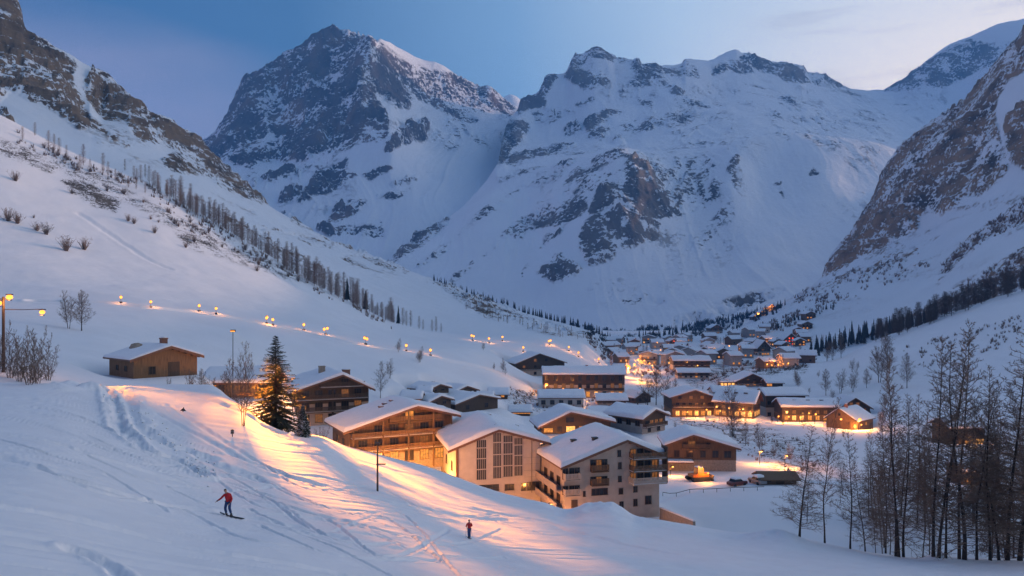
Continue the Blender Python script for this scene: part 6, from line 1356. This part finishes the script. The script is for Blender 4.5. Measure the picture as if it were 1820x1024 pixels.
def person(p, rz, J, label, board=True, sc=1.0):
    """J: joints of the pose; body is one skin, clothes over it"""
    t = thing('person', label, 'person', p, rz); t.scale = (sc, sc, sc)
    V = []; E = []; R = []
    def chain(names, rad, start=None):
        prev = start
        for n, r in zip(names, rad):
            V.append(J[n] if isinstance(n, str) else n); R.append(r); i = len(V) - 1
            if prev is not None: E.append((prev, i))
            prev = i
        return prev
    pel = chain(['pelvis'], [.12]); ch = chain(['waist', 'chest', 'neck0'], [.115, .13, .07], pel); n0 = ch
    hd = chain(['neck', 'head', 'crown'], [.052, .095, .07], ch); chesti = 2
    for s in 'LR':
        chain(['hip' + s, 'knee' + s, 'shin' + s, 'ank' + s, 'toe' + s], [.09, .062, .052, .042, .035], pel)
        w = chain(['sh' + s, 'elb' + s, 'wri' + s, 'palm' + s], [.062, .045, .033, .036], chesti)
        pm = Vector(J['palm' + s]); fd = (pm - Vector(J['wri' + s])).normalized(); sd = fd.cross(Vector((0, 0, 1))).normalized()
        if sd.length < .1: sd = Vector((1, 0, 0))
        for q in range(4):
            b = pm + sd * (q - 1.5) * .021 + fd * .03; L = (.07, .08, .075, .06)[q]; chain([tuple(b), tuple(b + fd * L * .55 + Vector((0, 0, -.012))), tuple(b + fd * L * .85 + Vector((0, 0, -.04)))], [.010, .009, .008], w)
        b = pm + sd * -.04; chain([tuple(b), tuple(b + sd * -.02 + fd * .045)], [.012, .010], w)
    body = link('body', skin_mesh('body', V, E, R, SKIN), t)
    # jacket, trousers, cap, boots
    def part(name, chains, mat, root=0):
        VV = []; EE = []; RR = []
        for names, rad, st in chains:
            prev = st
            for n, r in zip(names, rad):
                VV.append(J[n] if isinstance(n, str) else n); RR.append(r); i = len(VV) - 1
                if prev is not None: EE.append((prev, i))
                prev = i
        return link(name, skin_mesh(name, VV, EE, RR, mat, root), t)
    mid = lambda a, b, f: tuple(Vector(J[a]).lerp(Vector(J[b]), f))
    hem = tuple(Vector(J['pelvis']) + Vector((0, 0, -.03)))
    part('jacket', [([hem, 'waist', 'chest', 'neck0', mid('neck0', 'neck', .8)], [(.165, .15), (.165, .15), (.19, .15), .10, .075], None), (['shL', mid('shL', 'elbL', .5), 'elbL', mid('elbL', 'wriL', .9)], [.085, .075, .066, .052], 2), (['shR', mid('shR', 'elbR', .5), 'elbR', mid('elbR', 'wriR', .9)], [.085, .075, .066, .052], 2)], JACK)
    part('trousers', [(['pelvis'], [(.145, .135)], None), (['hipL', 'kneeL', 'shinL', mid('shinL', 'ankL', .8)], [.115, .088, .08, .07], 0), (['hipR', 'kneeR', 'shinR', mid('shinR', 'ankR', .8)], [.115, .088, .08, .07], 0)], TROU)
    for s in 'LR': link('boot', skin_mesh('boot', [J['shin' + s] if False else mid('shin' + s, 'ank' + s, .7), J['ank' + s], J['toe' + s]], [(0, 1), (1, 2)], [.075, .072, .055], BLK), t)
    for s in 'LR': link('glove', skin_mesh('glove', [mid('elb' + s, 'wri' + s, .82), J['wri' + s], J['palm' + s]], [(0, 1), (1, 2)], [.05, .046, .05], BLK), t)
    hv = Vector(J['head']); cv = Vector(J['crown']); 
    link('cap', skin_mesh('cap', [tuple(hv.lerp(cv, .25)), tuple(cv + (cv - hv) * .25)], [(0, 1)], [.112, .08], HAIR), t)
    fwd = Vector(J['face']); side = fwd.cross(Vector((0, 0, 1))).normalized()
    MB().blob(tuple(hv + fwd * .10), (.016, .02, .022), 8, 6).build('nose', SKIN, body, True)
    for sg in (-1, 1): MB().blob(tuple(hv + fwd * .085 + side * sg * .034 + Vector((0, 0, .025))), .012, 8, 6).build('eye', BLK, body); MB().blob(tuple(hv + side * sg * .097), (.018, .02, .03), 8, 6).build('ear', SKIN, body, True)
    return t
def ground_normal(p, e=.6):
    zx = ground(p.x + e, p.y, ('A',)) - ground(p.x - e, p.y, ('A',)); zy = ground(p.x, p.y + e, ('A',)) - ground(p.x, p.y - e, ('A',)); return Vector((-zx / (2 * e), -zy / (2 * e), 1)).normalized()
# snowboarder: knees bent, body leaning back to the slope, one arm reaching out
J = dict(pelvis=(0.0, .06, .86), waist=(.02, .03, 1.0), chest=(-.01, -.03, 1.24), neck0=(-.05, -.06, 1.40), neck=(-.09, -.08, 1.47), head=(-.12, -.10, 1.58), crown=(-.13, -.11, 1.68), face=(-.8, .55, -.2),
         hipL=(-.10, .06, .82), kneeL=(-.15, -.06, .47), shinL=(-.12, 0, .28), ankL=(-.11, .03, .10), toeL=(-.20, -.13, .055), hipR=(.10, .05, .82), kneeR=(.13, -.08, .47), shinR=(.16, 0, .28), ankR=(.20, .03, .10), toeR=(.24, -.14, .055),
         shL=(-.20, -.04, 1.32), elbL=(-.40, -.12, 1.10), wriL=(-.58, -.18, .98), palmL=(-.64, -.20, .94), shR=(.16, -.02, 1.31), elbR=(.26, -.02, 1.04), wriR=(.18, -.16, .84), palmR=(.15, -.20, .79))
p = pick(405, 917, ('A',)); sc_ = 49 / F * p.y / 1.72
t = person(p, 0.0, J, 'snowboarder in red jacket and blue trousers, crouched with one arm held out, riding the slope', True, sc_)
bx = [(-.42, .0), (-.36, .02), (0, 0), (.5, 0), (.86, .02), (.98, .0)]
n_ = ground_normal(p); bd = MB(); L = 24; top = []; bot = []
for i in range(L):
    a = 2 * math.pi * i / L; x = .28 + .78 * math.copysign(abs(math.cos(a)) ** .8, math.cos(a)); y = .145 * math.copysign(abs(math.sin(a)) ** .7, math.sin(a)); lift = .10 * max(0, (abs(x - .28) - .58) / .2) ** 2
    xr = x; yr = y - .02 * 0; z_ = (-n_.x * x - n_.y * y) / n_.z + .035 + lift; top.append((xr, yr, z_)); bot.append((xr, yr, z_ - .025))
bd.add(top + bot, [tuple(range(L)), tuple(range(2 * L - 1, L - 1, -1))] + [(i, i + L, (i + 1) % L + L, (i + 1) % L) for i in range(L)]); bd.build('snowboard', BOARD, t)
for x in (-.11, .21): MB().box(x - .07, x + .07, -.10, .10, .035 + (-n_.x * x) / n_.z, .09 + (-n_.x * x) / n_.z).build('binding', BLK, t)
# the small figure lower down: upright, back to the eye, skis together
J2 = dict(pelvis=(0, 0, .92), waist=(0, .01, 1.06), chest=(0, .0, 1.30), neck0=(0, -.01, 1.46), neck=(0, .0, 1.53), head=(0, .02, 1.64), crown=(0, .02, 1.74), face=(.2, .95, 0),
          hipL=(-.09, 0, .88), kneeL=(-.08, .05, .50), shinL=(-.07, .02, .30), ankL=(-.07, 0, .11), toeL=(-.07, .15, .06), hipR=(.09, 0, .88), kneeR=(.07, .06, .50), shinR=(.06, .02, .30), ankR=(.06, 0, .11), toeR=(.06, .15, .06),
          shL=(-.19, 0, 1.38), elbL=(-.28, .06, 1.13), wriL=(-.20, .22, 1.03), palmL=(-.18, .29, 1.03), shR=(.19, 0, 1.38), elbR=(.29, .05, 1.13), wriR=(.22, .22, 1.05), palmR=(.2, .29, 1.05))
p = pick(834, 957, ('A',)); sc_ = 33 / F * p.y / 1.75 
t = person(p, 0.25, J2, 'skier in red jacket and dark trousers seen from behind, standing lower on the slope', True, sc_)
n_ = ground_normal(p)
for x in (-.07, .06):
    f0 = lambda y: (-n_.x * x - n_.y * y) / n_.z + .03
    MB().add([(x - .05, -.7, f0(-.7)), (x + .05, -.7, f0(-.7)), (x + .05, .8, f0(.8)), (x - .05, .8, f0(.8)), (x, 1.0, f0(1.0) + .1), (x - .05, -.7, f0(-.7) - .02), (x + .05, -.7, f0(-.7) - .02), (x + .05, .8, f0(.8) - .02), (x - .05, .8, f0(.8) - .02)],
             [(0, 1, 2, 3), (3, 2, 4), (8, 7, 6, 5), (0, 5, 6, 1), (1, 6, 7, 2), (2, 7, 4), (3, 4, 8), (0, 3, 8, 5), (4, 7, 8)]).build('ski', BOARD, t)
for sg in (-1, 1):
    MB().tube([(sg * .2, .30, 1.12), (sg * .32, .12, .05)], [.012, .009], 6).build('ski_pole', METAL, t)
# ------------------------------------------------------------------ small snow clods and crusts on the near slope
rng = random.Random(77); m = MB()
for k in range(120):
    tq = rng.random(); px = 195 + 190 * tq + rng.gauss(0, 14); py = 705 + 150 * tq ** 1.2 + rng.gauss(0, 10)
    q = pick(px, py, ('A',))
    if q: r = rng.uniform(.04, .13); m.blob((q.x, q.y, q.z + r * .2), (r, r * 1.2, r * .7), 7, 5, 0, .25, rng)
o = m.build('snow_clods', SNOWR, None, True); o['kind'] = 'stuff'
# ------------------------------------------------------------------ air
hm = bpy.data.materials.new('haze'); hm.use_nodes = True
hn = hm.node_tree.nodes; hl = hm.node_tree.links
hn.remove(hn['Principled BSDF']); pv = hn.new('ShaderNodeVolumePrincipled')
pv.inputs['Color'].default_value = (0.17, 0.49, 1.0, 1); pv.inputs['Density'].default_value = HAZE; pv.inputs['Anisotropy'].default_value = 0.0
hl.new(pv.outputs['Volume'], hn['Material Output'].inputs['Volume'])
zlo = min(float(s.Z.min()) for s in SHEETS.values()) - 1.0; zhi = max(float(s.Z.max()) for s in SHEETS.values()) + 20
ho = MB().box(-4200, 4200, -60, 7000, zlo, zhi).build('haze', hm); ho['kind'] = 'stuff'
